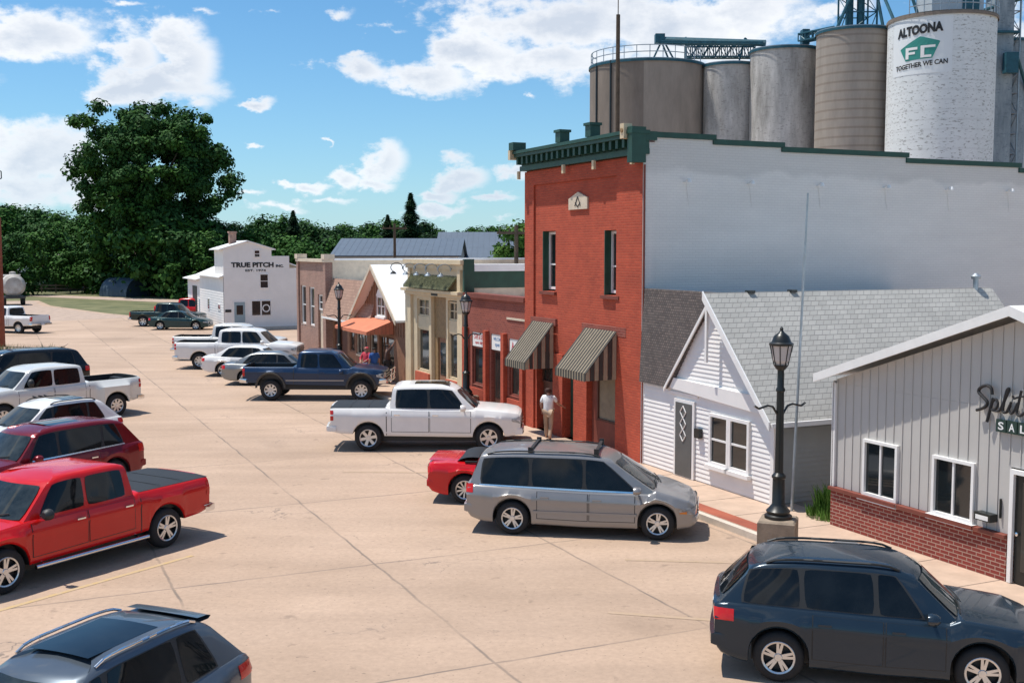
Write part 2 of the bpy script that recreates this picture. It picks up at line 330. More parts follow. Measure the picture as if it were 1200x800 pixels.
    tot = mt('MULTIPLY', mt('MULTIPLY', mt('MULTIPLY', g.outputs[0], g2_), sm.outputs[0]), mt('MULTIPLY', vm.outputs[0], snm.outputs[0]))
    mu = n('ShaderNodeMix', data_type='RGBA', blend_type='MULTIPLY'); mu.inputs[0].default_value = 1; L(cr.outputs[0], mu.inputs[6]); L(tot, mu.inputs[7])
    mj = n('ShaderNodeMix', data_type='RGBA'); L(jl, mj.inputs[0]); L(mu.outputs[2], mj.inputs[6]); mj.inputs[7].default_value = (.10, .085, .075, 1)
    L(mj.outputs[2], b.inputs['Base Color'])
    bp = n('ShaderNodeBump'); bp.inputs['Strength'].default_value = .25; bp.inputs['Distance'].default_value = .01; L(n2.outputs[0], bp.inputs['Height']); L(bp.outputs[0], b.inputs['Normal'])
pave_mat()
mat('walk', (.49, .355, .265), .85, var=.14, vscale=2.2, bump=.2, bscale=60)
mat('kerb', (.58, .50, .42), .85, var=.15, vscale=4, bump=.2)
mat('gravel', (.40, .30, .235), .95, var=.25, vscale=1.5, bump=.8, bscale=12)
mat('yellow_line', (.62, .42, .17), .8, var=.2, vscale=6, col2=(.47, .35, .24))
brick_mat('red_paver', (.36, .09, .045), (.30, .07, .04), (.25, .12, .08), rh=.1)

# ================================================================ ground, road, walks
g = M(); g.quad((-900, -60, -.01), (900, -60, -.01), (900, 1800, -.01), (-900, 1800, -.01)); g.build('ground', 'grass', kind='structure')
g = M()
edge = [(-62, 2), (-62, 132), (-56.6, 134.6), (-50, 122), (-38.6, 107.2), (-33, 101.5), (-29, 99.2), (-14, 104), (30, 118), (70, 110), (90, 20), (60, 2)]
g.quad(*[(x, y, .0) for x, y in edge]); g.build('road', 'paving', kind='structure')
g = M(); g.quad(*[(x, y, .004) for x, y in [(-61, 99), (-61, 131), (-56.8, 133.6), (-50.5, 121), (-39, 106.4), (-33.5, 101), (-38, 96), (-48, 92)]]); g.build('gravel_patch', 'gravel', kind='structure')
g = M(); g.quad(*[(x, y, .004) for x, y in [(-140, 158), (-140, 163), (-60, 150), (-28, 128), (-20, 120), (-22, 117), (-33, 124.5), (-62, 146)]]); g.build('path', 'gravel', kind='structure')
# sidewalk with kerb
def sw(a, b, c, d): return [(*wld(a, c), 0), (*wld(b, c), 0), (*wld(b, d), 0), (*wld(a, d), 0)]
g = M(); g.slab([(x, y, -.05) for x, y, _ in sw(-46, 30, -1.80, .6)], (0, 0, .20)); g.build('sidewalk', 'walk', kind='structure')
g = M(); g.slab([(x, y, -.05) for x, y, _ in sw(-46, 30, -1.95, -1.803)], (0, 0, .192)); g.build('kerb', 'kerb', kind='structure')
g = M(); g.slab([(x, y, .146) for x, y, _ in sw(3.2, 7.75, -1.78, -1.38)], (0, 0, .008)); g.build('red_paving_strip', 'red_paver', kind='structure')
g = M()
for a in range(-44, 30):
    s_ = a * 1.5 + .2
    if -45 < s_ < 29: g.slab([(x, y, .147) for x, y, _ in sw(s_, s_ + .018, -1.8, .0)], (0, 0, .006))
mat('joint', (.16, .12, .10), .9); g.build('sidewalk_joints', 'joint', kind='structure')
# faded yellow bay lines
g = M()
def bay(p, q, w=.11):
    a = Vector((*p, 0)); b_ = Vector((*q, 0)); n_ = (b_ - a).cross(Vector((0, 0, 1))).normalized() * w / 2
    g.quad(*[(v.x, v.y, .005) for v in (a - n_, b_ - n_, b_ + n_, a + n_)])
bay((-9.3, 17.3), (-6.3, 21.8)); g.build('bay_line', 'yellow_line', kind='structure'); g = M(); bay((2.2, 21.5), (7.2, 21.0)); bay((-13.8, 24.2), (-10.2, 27.9)); bay((4.6, 17.6), (1.6, 18.3)); bay((-18.5, 33.5), (-15.3, 36.6))
bay((-4.6, 30.2), (.8, 30.0)); bay((-9.5, 41.5), (-5.2, 41.3))
mat('faded_line', (.47, .335, .21), .85, var=.15, vscale=5, col2=(.44, .315, .228)); g.build('bay_lines', 'faded_line', kind='structure')

# ================================================================ trees
def leaf_mat(name, a, b):
    m = mat(name, a, .6, var=.25, vscale=.25, col2=b)
    bs = m.node_tree.nodes['Principled BSDF']; bs.inputs['Specular IOR Level'].default_value = .06
    return m
leaf_mat('leaf_dark', (.024, .070, .021), (.050, .118, .032)); leaf_mat('leaf_mid', (.030, .092, .018), (.065, .15, .03)); leaf_mat('leaf_light', (.08, .16, .03), (.13, .22, .045))
leaf_mat('leaf_pine', (.016, .042, .020), (.03, .068, .028)); leaf_mat('straw', (.40, .33, .17), (.30, .27, .12)); leaf_mat('weed', (.08, .20, .03), (.16, .30, .06))
def crown(name, seed, R, z0, clumps, per, leaf, mats, shell=.45, flat=.0, csize=.22, droop=0):
    rs = np.random.RandomState(seed); R = np.array(R, float)
    d = rs.normal(size=(clumps, 3)); d /= np.linalg.norm(d, axis=1)[:, None]
    rr = shell + (1 - shell) * rs.rand(clumps) ** .7
    bump = 1 + .16 * np.sin(d[:, 0] * 5 + seed) * np.cos(d[:, 2] * 4 + seed * 2) + .1 * np.sin(d[:, 1] * 7 + d[:, 2] * 6)
    cen = d * rr[:, None] * bump[:, None] * R
    cs = csize * R.min() * (.6 + .8 * rs.rand(clumps))
    n = clumps * per
    ci = np.repeat(np.arange(clumps), per)
    q = rs.normal(size=(n, 3)); q /= np.linalg.norm(q, axis=1)[:, None]
    pos = cen[ci] + q * (cs[ci] * (np.minimum(np.abs(rs.normal(size=n)), 1.45) * .66 + .1))[:, None] * np.array([1.15, 1.15, .8])
    pos[:, 2] -= droop * rs.rand(n)
    nor = q + .5 * rs.normal(size=(n, 3)) + np.array([0, 0, .5]); nor /= np.linalg.norm(nor, axis=1)[:, None]
    t1 = np.cross(nor, rs.normal(size=(n, 3))); t1 /= np.linalg.norm(t1, axis=1)[:, None]; t2 = np.cross(nor, t1)
    sz = leaf * (.55 + .9 * rs.rand(n))[:, None]
    pos[:, 2] += z0
    V = np.empty((n, 4, 3)); V[:, 0] = pos - t1 * sz; V[:, 1] = pos + t2 * sz * .62; V[:, 2] = pos + t1 * sz; V[:, 3] = pos - t2 * sz * .62
    me = bpy.data.meshes.new(name); me.vertices.add(n * 4); me.vertices.foreach_set('co', V.reshape(-1))
    me.loops.add(n * 4); me.loops.foreach_set('vertex_index', np.arange(n * 4, dtype=np.int32))
    me.polygons.add(n); me.polygons.foreach_set('loop_start', np.arange(0, n * 4, 4, dtype=np.int32))
    cm = rs.randint(0, len(mats), clumps); cmix = np.where(rs.rand(n) < .25, rs.randint(0, len(mats), n), cm[ci]); me.polygons.foreach_set('material_index', cmix.astype(np.int32))
    for a in mats: me.materials.append(MC[a])
    me.update(calc_edges=True); me.validate(); return me
def trunk_mesh(h, r, seed, limbs=6, spread=3.0, z1=None):
    rnd = random.Random(seed); mm = M(); z1 = z1 or h
    pts = [(0, 0, -.1), (rnd.uniform(-.1, .1), rnd.uniform(-.1, .1), h * .35), (rnd.uniform(-.3, .3), rnd.uniform(-.3, .3), h * .7), (rnd.uniform(-.5, .5), 0, z1)]
    for i in range(3): mm.tube(pts[i], pts[i + 1], r * (1 - .28 * i), 9, 0, r * (1 - .28 * (i + 1)))
    for k in range(limbs):
        a = rnd.uniform(0, 6.28); b = Vector(pts[1]).lerp(Vector(pts[2]), rnd.random()); e = b + Vector((math.cos(a) * spread, math.sin(a) * spread, spread * rnd.uniform(.6, 1.3)))
        m_ = b.lerp(e, .5) + Vector((0, 0, .12 * spread)); mm.tube(b, m_, r * .4, 6, 0, r * .25); mm.tube(m_, e, r * .25, 6, 0, r * .1)
    return mm.build('trunk', 'bark', mesh_only=True)
def tree(name, label, x, y, cme, tme, sc_=1.0, rz=0.0, group=None, sz=None):
    t = thing(name, label, 'tree', (x, y, 0), rz, group); t.scale = (sc_, sc_, sz or sc_)
    link_mesh('trunk', tme, t); link_mesh('crown', cme, t); return t
bigc = crown('crown', 5, (9.7, 9.0, 10.4), 15.0, 300, 430, .25, ['leaf_dark', 'leaf_dark', 'leaf_mid'], shell=.35, csize=.135)
tree('cottonwood_tree', 'very tall dark green tree towering over all others behind the white warehouse', -47.5, 150, bigc, trunk_mesh(17, .75, 3, 11, 6.5))
cA = [crown('crown', 11 + k, (5.2, 5.0, 5.2), 6.3, 70, 330, .25, mm_, shell=.5, csize=.30) for k, mm_ in enumerate((['leaf_dark'], ['leaf_dark', 'leaf_mid'], ['leaf_mid', 'leaf_dark'], ['leaf_mid'], ['leaf_dark', 'leaf_pine']))]
tA = [trunk_mesh(7, .3, 40 + k, 6, 2.5) for k in range(3)]
cP = crown('crown', 31, (2.4, 2.4, 6.5), 7.6, 60, 120, .38, ['leaf_pine'], shell=.2, csize=.42)
rnd = random.Random(8)
def conifer_mesh(seed, h, r):
    rs = np.random.RandomState(seed); V = []; F = []
    n = 4200
    t = rs.rand(n) ** .75; z = h * (1 - .97 * (1 - t) ) ; lev = np.floor(t * 15) / 15
    rr = r * (1 - t) ** .75 * (.45 + .55 * np.abs(np.sin(t * 23))) * rs.rand(n) ** .4
    a = rs.rand(n) * 6.283
    for i in range(n):
        x, y = rr[i] * math.cos(a[i]), rr[i] * math.sin(a[i]); zz = z[i] - .25 * rr[i] + .8
        s1 = .34 * (.6 + rs.rand()); ux, uy = math.cos(a[i]), math.sin(a[i]); o = len(V)
        V += [(x - ux * s1, y - uy * s1, zz + .12), (x - uy * s1 * .45, y + ux * s1 * .45, zz), (x + ux * s1, y + uy * s1, zz - .16), (x + uy * s1 * .45, y - ux * s1 * .45, zz)]
        F.append((o, o + 1, o + 2, o + 3))
    mm = M(); mm.add(V, F); return mm.build('crown', 'leaf_pine', mesh_only=True, fix=False)
con = conifer_mesh(4, 14.5, 4.2)
ctr = M().tube((0, 0, -.1), (0, 0, 14), .28, 8, 0, .05).build('trunk', 'bark', mesh_only=True)
tlab = ['dark rounded tree', 'deep green bushy tree', 'mixed green full tree', 'mid green leafy tree', 'blackish green tree']
def hx(u, Z): return (u - 600) / 1320 * Z
def hz(v, Z): return 6 + (293 - v) / 1320 * Z
# far row of trees: (photo column, distance, top row, crown kind); heights follow from distance
row = []
u = -70
while u < 660:
    row.append((u, 196 + rnd.uniform(-12, 14))); u += rnd.uniform(19, 27)
top = lambda u: np.interp(u, [-80, 0, 40, 70, 110, 280, 300, 330, 352, 365, 385, 430, 455, 490, 520, 560, 600, 660], [240, 238, 243, 250, 246, 262, 256, 253, 251, 262, 258, 259, 251, 250, 262, 264, 262, 262])
for i, (u, Z) in enumerate(row):
    k = rnd.randrange(5); h = hz(top(u) + rnd.uniform(1, 11), Z); s_ = h / 12.0
    near = 'above the parked cars' if u < 110 else ('behind the big cottonwood' if u < 290 else 'above the far roofs')
    tree('broadleaf_tree', f'{tlab[k]} in the far tree line {near}, {"".join(["first","second","third","fourth","fifth","sixth","seventh","eighth","ninth","tenth","eleventh","twelfth","13th","14th","15th","16th","17th","18th","19th","20th","21st","22nd","23rd","24th","25th","26th","27th","28th","29th","30th","31st","32nd","33rd","34th","35th","36th","37th","38th","39th","40th"][i:i+1])} from left', hx(u, Z), Z, cA[k], tA[i % 3], s_ * 1.12, rnd.uniform(0, 6), 'trees of the far tree line', s_)
t = tree('conifer_tree', 'pointed dark conifer rising above the tree line near the blue roofs', hx(482, 165), 165, con, ctr, .93, 0, 'dark conifers'); 
tree('conifer_tree', 'dark conifer tip over the white warehouse roof, left of the utility pole', hx(345, 180), 180, con, ctr, .80, 2, 'dark conifers')
tree('conifer_tree', 'smaller dark conifer just left of the pointed one', hx(455, 172), 172, con, ctr, .74, 1, 'dark conifers')
lowc = [crown('crown', 61 + k, (4.6, 4.0, 3.6), 3.4, 50, 260, .22, m_, shell=.5, csize=.32) for k, m_ in enumerate((['leaf_mid'], ['leaf_light', 'leaf_mid'], ['leaf_dark', 'leaf_mid']))]
lt = trunk_mesh(3, .2, 70, 4, 1.5)
for j, (u, Z, s_, k, lab) in enumerate([(100, 158, .95, 0, 'low bright green tree left of the dark quonset hut'), (60, 168, 1.2, 2, 'rounded green tree behind the tanker trailer'), (10, 150, 1.1, 2, 'green tree at the left edge behind the tanker trailer'),
        (255, 150, 1.25, 2, 'dark green tree behind the white warehouse side roof'), (350, 128, 1.0, 0, 'mid green tree right of the white warehouse tower'), (385, 140, 1.05, 0, 'rounded green tree left of the blue-roofed shed'), (232, 142, 1.1, 2, 'shaded tree left of the white warehouse'), (310, 152, 1.25, 0, 'green tree just above the white warehouse false front'), (135, 178, 1.3, 2, 'shadowy tree behind the quonset hut'), (205, 147, 1.75, 2, 'rounded dark tree just right of the cottonwood trunk'), (165, 156, 1.8, 2, 'rounded dark tree just left of the cottonwood trunk'), (180, 172, 1.35, 2, 'dark undergrowth tree beside the cottonwood trunk'), (35, 182, 1.4, 2, 'dark tree behind the tanker trailer, nearer the far row')]):
    tree('small_tree', lab, hx(u, Z), Z, lowc[k], lt, s_, j * 1.3, 'smaller trees in front of the tree line')
yc = crown('crown', 77, (2.0, 2.0, 2.3), 5.35, 50, 200, .13, ['leaf_light', 'leaf_light', 'leaf_mid'], shell=.45, csize=.26)
tree('maple_tree', 'sunny yellow green tree beside the brick two-storey building', hx(612, 70), 70, yc, trunk_mesh(5, .16, 9, 5, 1.0), 1.0, 0)
def plant(name, label, x, y, n, h, r, mats, z=0, group=None):
    rs = random.Random(int(x * 31 + y)); mm = M()
    for i in range(n):
        a = rs.uniform(0, 6.28); q = r * rs.random() ** .5; bx, by = q * math.cos(a), q * math.sin(a); hh = h * rs.uniform(.3, 1.0); w = rs.uniform(.006, .016)
        lx, ly = rs.uniform(-.35, .35) * hh, rs.uniform(-.35, .35) * hh; c, s_ = math.cos(a + 1), math.sin(a + 1)
        mm.add([(bx - w * c, by - w * s_, z), (bx + w * c, by + w * s_, z), (bx + lx * .5 + w * c, by + ly * .5 + w * s_, z + hh * .65), (bx + lx, by + ly, z + hh), (bx + lx * .5 - w * c, by + ly * .5 - w * s_, z + hh * .65)], [(0, 1, 2, 3, 4)], rs.randrange(len(mats)))
    o = mm.build(name, mats, fix=False); o.location = (x, y, 0); return tag(o, label, 'plant', group)
p = wld(7.0, .9); plant('weed_clump', 'tall green weeds in the gap beside the metal-sided shop', p[0], p[1], 1500, .80, .5, ['weed', 'leaf_light'], .0, 'weeds between house and metal-sided shop')
p = wld(7.2, .5); plant('weed_clump', 'low green weeds at the sidewalk edge next to the house corner', p[0], p[1], 900, .35, .55, ['weed', 'leaf_light'], .1, 'weeds between house and metal-sided shop')
plant('ornamental_grass', 'straw coloured ornamental grass behind the dark navy van, at left edge', -26.4, 58.5, 900, 1.2, 1.0, ['straw', 'straw', 'leaf_light'], 0, 'straw grasses in the bed')
plant('ornamental_grass', 'straw coloured grass clump over the roof middle of the dark large wagon', -24.8, 58.9, 600, 1.15, .9, ['straw', 'straw', 'leaf_mid'], 0, 'straw grasses in the bed')
plant('low_shrub', 'green shrub in the straw grass bed at left edge', -25.9, 56.6, 700, .9, 1.0, ['leaf_mid', 'leaf_light'], 0)
# ================================================================ buildings along the street
brick_mat('brick_orange', (.49, .080, .036), (.39, .058, .028), (.40, .085, .045), bump=.8, var=.42)
brick_mat('brick_dark', (.30, .070, .045), (.22, .048, .034), (.29, .11, .08), bump=.6, var=.35)
brick_mat('brick_wainscot', (.27, .045, .030), (.20, .033, .024), (.42, .27, .21), bump=.7, var=.25, msize=.011)
brick_mat('brick_mauve', (.36, .20, .155), (.27, .15, .12), (.40, .28, .22), bump=.6, var=.4)
mat('panel_rust', (.19, .048, .03), .7, var=.2); mat('terracotta', (.47, .10, .05), .7, var=.15)
brick_mat('grey_wall', (.82, .77, .72), (.80, .75, .70), (.76, .71, .665), bump=.45, var=.05)
mat('stone_cream', (.62, .52, .40), .8, var=.15); mat('gold_brown', (.26, .16, .07), .6, var=.3, vscale=8); mat('awning_dark', (.052, .046, .038), .85, var=.2); mat('awning_light', (.33, .27, .185), .85, var=.15)
mat('green_door', (.02, .075, .05), .5, var=.2); mat('blinds', (.24, .19, .13), .8, var=.2)
mat('sign_white', (.80, .79, .77), .6, var=.03); mat('sign_red', (.55, .03, .04), .6, var=0); mat('ink', (.015, .015, .017), .6, var=0); mat('ink_blue', (.10, .22, .42), .6, var=0)
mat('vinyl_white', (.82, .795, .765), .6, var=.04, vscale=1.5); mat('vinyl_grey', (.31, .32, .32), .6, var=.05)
mat('wood_brown', (.26, .13, .075), .8, var=.22, vscale=6); mat('wood_dark', (.10, .035, .02), .7, var=.25)
mat('orange_fabric', (.60, .19, .10), .85, var=.12); mat('metal_siding', (.50, .475, .445), .55, var=.04, vscale=1)
def shingle(name, c1, c2, gap, bw=.33, rh=.16, var=.3):
    m = brick_mat(name, c1, c2, gap, msize=.008, bump=.8, var=var, bw=bw, rh=rh); return m
shingle('shingle_grey', (.43, .41, .375), (.37, .355, .325), (.25, .24, .225), bw=.24, rh=.115, var=.2); shingle('shingle_brown', (.17, .14, .125), (.10, .085, .08), (.06, .05, .05), bw=.10, rh=.07, var=.2)
shingle('shingle_tan', (.42, .26, .19), (.34, .205, .15), (.22, .13, .10), bw=.3, rh=.14)

def siding(mm, xl, xr, z0, z1, pitch=.115, y=0.0, lap=.022, plane='x', m=0):
    z = z0
    while z < z1 - .01:
        zt = min(z + pitch, z1); a0, b0, a1, b1 = xl(z), xr(z), xl(zt), xr(zt)
        if b0 - a0 < .03: break
        if b1 < a1: a1 = b1 = (a0 + b0) / 2
        if plane == 'x': P = lambda a, o, zz: (a, y - o, zz)
        else: P = lambda a, o, zz: (y + o, a, zz)
        mm.quad(P(a0, lap, z), P(b0, lap, z), P(b1, .003, zt), P(a1, .003, zt), m=m)
        mm.quad(P(a0, lap, z), P(b0, lap, z), P(b0, .0, z), P(a0, .0, z), m=m)
        z += pitch
    return mm
def awning(parent, x0, x1, zt, zf, proj, val, n, mats, y=0.0, name='awning', closed=True):
    mm = M(); th = .02; cuts = [x0]; per = (x1 - x0) / ((n // 2) * 1.0 + .72)
    for i in range(n): cuts.append(cuts[-1] + per * ((.72 if i % 2 == 0 else .28) if len(mats) > 1 else 1 / n))
    if len(mats) == 1: cuts = [x0 + (x1 - x0) * i / n for i in range(n + 1)]
    for i in range(n):
        a, b = cuts[i], cuts[i + 1]; k = i % 2 if len(mats) > 1 else 0
        mm.slab([(a, y - .02, zt), (b, y - .02, zt), (b, y - proj, zf), (a, y - proj, zf)], (0, 0, -th), m=k)
        # scalloped valance
        mm.slab([(a, y - proj - .004, zf), (b, y - proj - .004, zf), (b, y - proj - .004, zf - val), ((a + b) / 2, y - proj - .004, zf - val * 1.12), (a, y - proj - .004, zf - val)], (0, -.012, 0), m=k)
    o = mm.build(name, mats, parent)
    if closed:
        nn = 7
        for xx, sg in ((x0, -1), (x1, 1)):
            ms = M()
            for i in range(nn):
                p0, p1 = proj * i / nn + .02, proj * (i + 1) / nn; zz = lambda p: zt - (zt - zf) * p / proj - .02
                ms.slab([(xx, y - p0, zz(p0)), (xx, y - p1, zz(p1)), (xx, y - p1, zf - val), (xx, y - p0, zf - val)], (-sg * .012, 0, 0), m=(i + 1) % 2 if len(mats) > 1 else 0)
            ms.build('awning_side', mats, o)
    return o

# ---------------------------------------------------------------- two-storey brick building
rb = street('brick_building', 'tall orange-red brick building with green cornice and long pale grey side wall', 'building', -3.7, 0)
mm = M(); wall(mm, -7.4, 0, 0, 8.75, [(-6.2, -5.28, 4.69, 6.6), (-2.17, -1.28, 4.70, 6.57), (-6.62, -5.31, .15, 2.75), (-4.62, -3.92, .15, 2.75), (-3.04, -1.40, .16, 3.5)], th=.32, m=0)
for a, b in ((-5.30, -4.64), (-3.90, -3.06)): mm.box(a, b, -.08, -.003, .12, 2.75)
mm.box(-1.38, 0.02, -.06, -.003, .12, 8.55); mm.box(-7.42, -6.75, -.06, -.003, .12, 8.55); mm.box(-6.745, -1.385, -.06, -.003, 8.1, 8.55)
mm.build('front_wall', 'brick_orange', rb)
mm = M(); mm.slab([(-.30, .325, 0), (-.003, .325, 0), (-.003, .325, 9.02), (-.30, .325, 9.02)], (0, 1.9, 0))
steps = [(.325, 2.24, 9.04), (2.24, 4.60, 8.92), (4.60, 9.29, 8.80), (9.29, 14.05, 8.64), (14.05, 19, 8.48), (19, 26, 8.30)]
mm = M()
m_ = MC['grey_wall']; t_ = m_.node_tree; b_ = t_.nodes['Principled BSDF']
tc_ = t_.nodes.new('ShaderNodeTexCoord'); se_ = t_.nodes.new('ShaderNodeSeparateXYZ'); t_.links.new(tc_.outputs['Object'], se_.inputs[0])
nn_ = t_.nodes.new('ShaderNodeTexNoise'); nn_.inputs['Scale'].default_value = .9; nn_.inputs['Detail'].default_value = 6; t_.links.new(tc_.outputs['Object'], nn_.inputs['Vector'])
ma_ = t_.nodes.new('ShaderNodeMath'); ma_.operation = 'MULTIPLY_ADD'; ma_.inputs[1].default_value = .8; t_.links.new(nn_.outputs[0], ma_.inputs[0]); t_.links.new(se_.outputs[2], ma_.inputs[2])
mr_ = t_.nodes.new('ShaderNodeMapRange'); mr_.inputs[1].default_value = 8.45; mr_.inputs[2].default_value = 8.60; mr_.inputs[3].default_value = 1; mr_.inputs[4].default_value = .84; t_.links.new(ma_.outputs[0], mr_.inputs[0])
st_ = t_.nodes.new('ShaderNodeMapping'); st_.inputs['Scale'].default_value = (1, .35, 2.2); t_.links.new(tc_.outputs['Object'], st_.inputs[0])
n3_ = t_.nodes.new('ShaderNodeTexNoise'); n3_.inputs['Scale'].default_value = 1.0; n3_.inputs['Detail'].default_value = 7; t_.links.new(st_.outputs[0], n3_.inputs['Vector'])
m3_ = t_.nodes.new('ShaderNodeMapRange'); m3_.inputs[1].default_value = .3; m3_.inputs[2].default_value = .7; m3_.inputs[3].default_value = .95; m3_.inputs[4].default_value = 1.03; t_.links.new(n3_.outputs[0], m3_.inputs[0])
mm_ = t_.nodes.new('ShaderNodeMath'); mm_.operation = 'MULTIPLY'; t_.links.new(mr_.outputs[0], mm_.inputs[0]); t_.links.new(m3_.outputs[0], mm_.inputs[1])
mu_ = t_.nodes.new('ShaderNodeMix'); mu_.data_type = 'RGBA'; mu_.blend_type = 'MULTIPLY'; mu_.inputs[0].default_value = 1; src_ = b_.inputs['Base Color'].links[0].from_socket
t_.links.new(src_, mu_.inputs[6]); t_.links.new(mm_.outputs[0], mu_.inputs[7]); t_.links.new(mu_.outputs[2], b_.inputs['Base Color'])
mm.slab([(0, .325, 0), (0, 26, 0)] + [p for a, b, z in reversed(steps) for p in ((0, b, z), (0, a, z))], (-.3, 0, 0)); mm.box(.023, .035, -.055, .32, .1, 8.9); mm.build('side_wall', 'grey_wall', rb)
mm = M()
for a, b, z in steps: mm.box(-.34, .05, a - .04, b + .06, z + .003, z + .15)
mm.build('parapet_cap', 'green_paint', rb)
mm = M(); mm.box(-7.38, -7.1, .325, 26, 0, 8.6); mm.box(-7.1, -.303, 25.7, 26, 0, 8.3); mm.build('rear_wall', 'brick_dark', rb)
mm = M(); mm.box(-7.09, -.303, .325, 25.69, 7.9, 8.1); mm.build('roof', 'asphalt_roof', rb)
mm = M()
mm.box(-7.52, .10, -.20, .1, 8.58, 8.74); mm.box(-7.56, .10, -.42, .1, 9.02, 9.12); mm.box(-7.60, .13, -.48, .1, 9.123, 9.22); mm.box(-7.5, .08, -.14, .1, 8.743, 9.017)
x = -7.42
while x < -.02: mm.box(x, x + .13, -.37, -.143, 8.78, 9.017); x += .36
mm.box(-.14, .11, -.46, -.02, 8.35, 9.30); mm.box(.04, .11, -.017, .33, 8.95, 9.19)
mm.build('cornice', 'green_paint', rb)
for xc, zt in ((-4.30, 9.62), (-2.40, 9.64)):
    mm = M(); mm.box(xc - .16, xc + .16, -.44, -.12, 9.243, zt - .08); mm.box(xc - .20, xc + .20, -.48, -.08, zt - .077, zt); mm.build('cornice_post', 'green_paint', rb)
mm = M(); mm.box(-7.6, -7.25, -.56, -.1, 9.243, 9.5); mm.build('cornice_post', 'green_paint', rb)
mm = M(); mm.box(-.36, -.16, -.56, -.3, 9.0, 9.40); o = mm.build('end_block', 'cream_paint', rb)
mm = M(); mm.lathe([(.0, -.02), (.06, -.02), (.07, 0)], (-.26, -.565, 9.22), 16, axis='y'); mm.build('roundel', 'gold_brown', o)
mm = M(); mm.box(-7.66, -7.50, -.56, -.3, 8.95, 9.26); mm.build('end_block', 'cream_paint', rb)
for xc in (-4.30, -2.40, -.24, -7.5): mm = M(); mm.box(xc - .06, xc + .06, -.28, -.203, 8.32, 8.577); mm.build('cornice_bracket', 'cream_paint', rb)
mm = M(); mm.slab([(-4.32, -.003, 7.22), (-3.13, -.003, 7.22), (-3.13, -.003, 7.55), (-3.72, -.003, 7.74), (-4.32, -.003, 7.55)], (0, -.05, 0)); o = mm.build('date_stone', 'stone_cream', rb)
mm = M()
for a, b in (((-3.9, 7.32), (-3.72, 7.6)), ((-3.54, 7.32), (-3.72, 7.6)), ((-3.88, 7.42), (-3.72, 7.30)), ((-3.56, 7.42), (-3.72, 7.30))): mm.tube((a[0], -.056, a[1]), (b[0], -.056, b[1]), .018, 5)
mm.build('carved_emblem', 'ink', o)
for (a, b, c, d) in ((-6.2, -5.28, 4.69, 6.6), (-2.17, -1.28, 4.70, 6.57)):
    w_ = window(rb, a + .02, b - .0, c + .06, d - .02, y=.26, nh=1, fw=.08, rows=[(c + d) / 2 - .1], glass='dark_glass')
    s = M(); s.box(a - .08, b + .08, -.09, .2, c - .1, c - .003); s.build('sill', 'panel_rust', w_)
    s = M(); s.box(a + .003, a + .035, .0, .22, c, d); s.build('shutter', 'green_door', w_)
for q_ in ((-6.95, -5.15, 3.62, 3.84), (-3.4, -.8, 3.56, 3.82)): mm = M(); mm.box(q_[0], q_[1], -.07, -.003, q_[2], q_[3]); mm.build('lintel', 'brick_dark', rb)
awning(rb, -6.75, -5.22, 3.70, 2.50, 1.0, .22, 19, ['awning_dark', 'awning_light'], y=-.08)
awning(rb, -3.14, -1.26, 3.70, 2.55, 1.0, .22, 23, ['awning_dark', 'awning_light'], y=-.08)
window(rb, -6.6, -5.33, 1.7, 2.72, y=.25, fr='wood_dark', glass='dark_glass_shop', fw=.05)
mm = M(); mm.box(-6.6, -5.33, .24, .30, .16, 1.69); d = mm.build('door', 'wood_dark', rb)
mm = M(); mm.box(-4.60, -3.94, .2, .26, .16, 2.72); d = mm.build('door', 'green_door', rb)
mm = M(); mm.box(-4.42, -4.12, .188, .197, 1.1, 2.25); mm.build('door_pane', 'dark_glass', d); mm = M(); mm.tube((-4.08, .16, 1.15), (-4.08, .16, 1.35), .018); mm.build('door_handle', 'chrome', d)
mm = M(); mm.box(-3.02, -1.42, .10, .2, .17, .97); mm.box(-3.02, -2.72, .10, .2, .973, 3.48); mm.box(-2.717, -1.42, .10, .2, 2.4, 3.48); mm.build('storefront_panel', 'panel_rust', rb)
window(rb, -2.70, -1.42, .98, 2.39, y=.14, fr='wood_dark', glass='blinds', fw=.05)
mm = M(); mm.tube((.07, -.03, .15), (.07, -.03, 8.3), .028, 8); mm.build('downspout', 'panel_rust', rb)
for k, yy in enumerate((1.31, 3.43, 5.89, 8.42, 10.93, 13.53, 16.1)):
    mm = M(); mm.path([(.003, yy, 7.88), (.12, yy, 7.94), (.22, yy - .02, 7.90)], .014, 6); mm.lathe([(.03, .06), (.06, 0), (.068, -.04)], (.24, yy - .02, 7.89), 12); mm.lathe([(.06, 0), (.06, .02)], (.0, yy, 7.86), 10)
    o = mm.build('wall_lamp', 'white_trim', rb, smooth=40)
    mm = M(); mm.tube((.012, yy + .03, 7.82), (.012, yy + .12, 7.22), .007, 5); mm.build('thin_tube', 'grey_wall', o)  # added thin tube stands in for the streak below each lamp

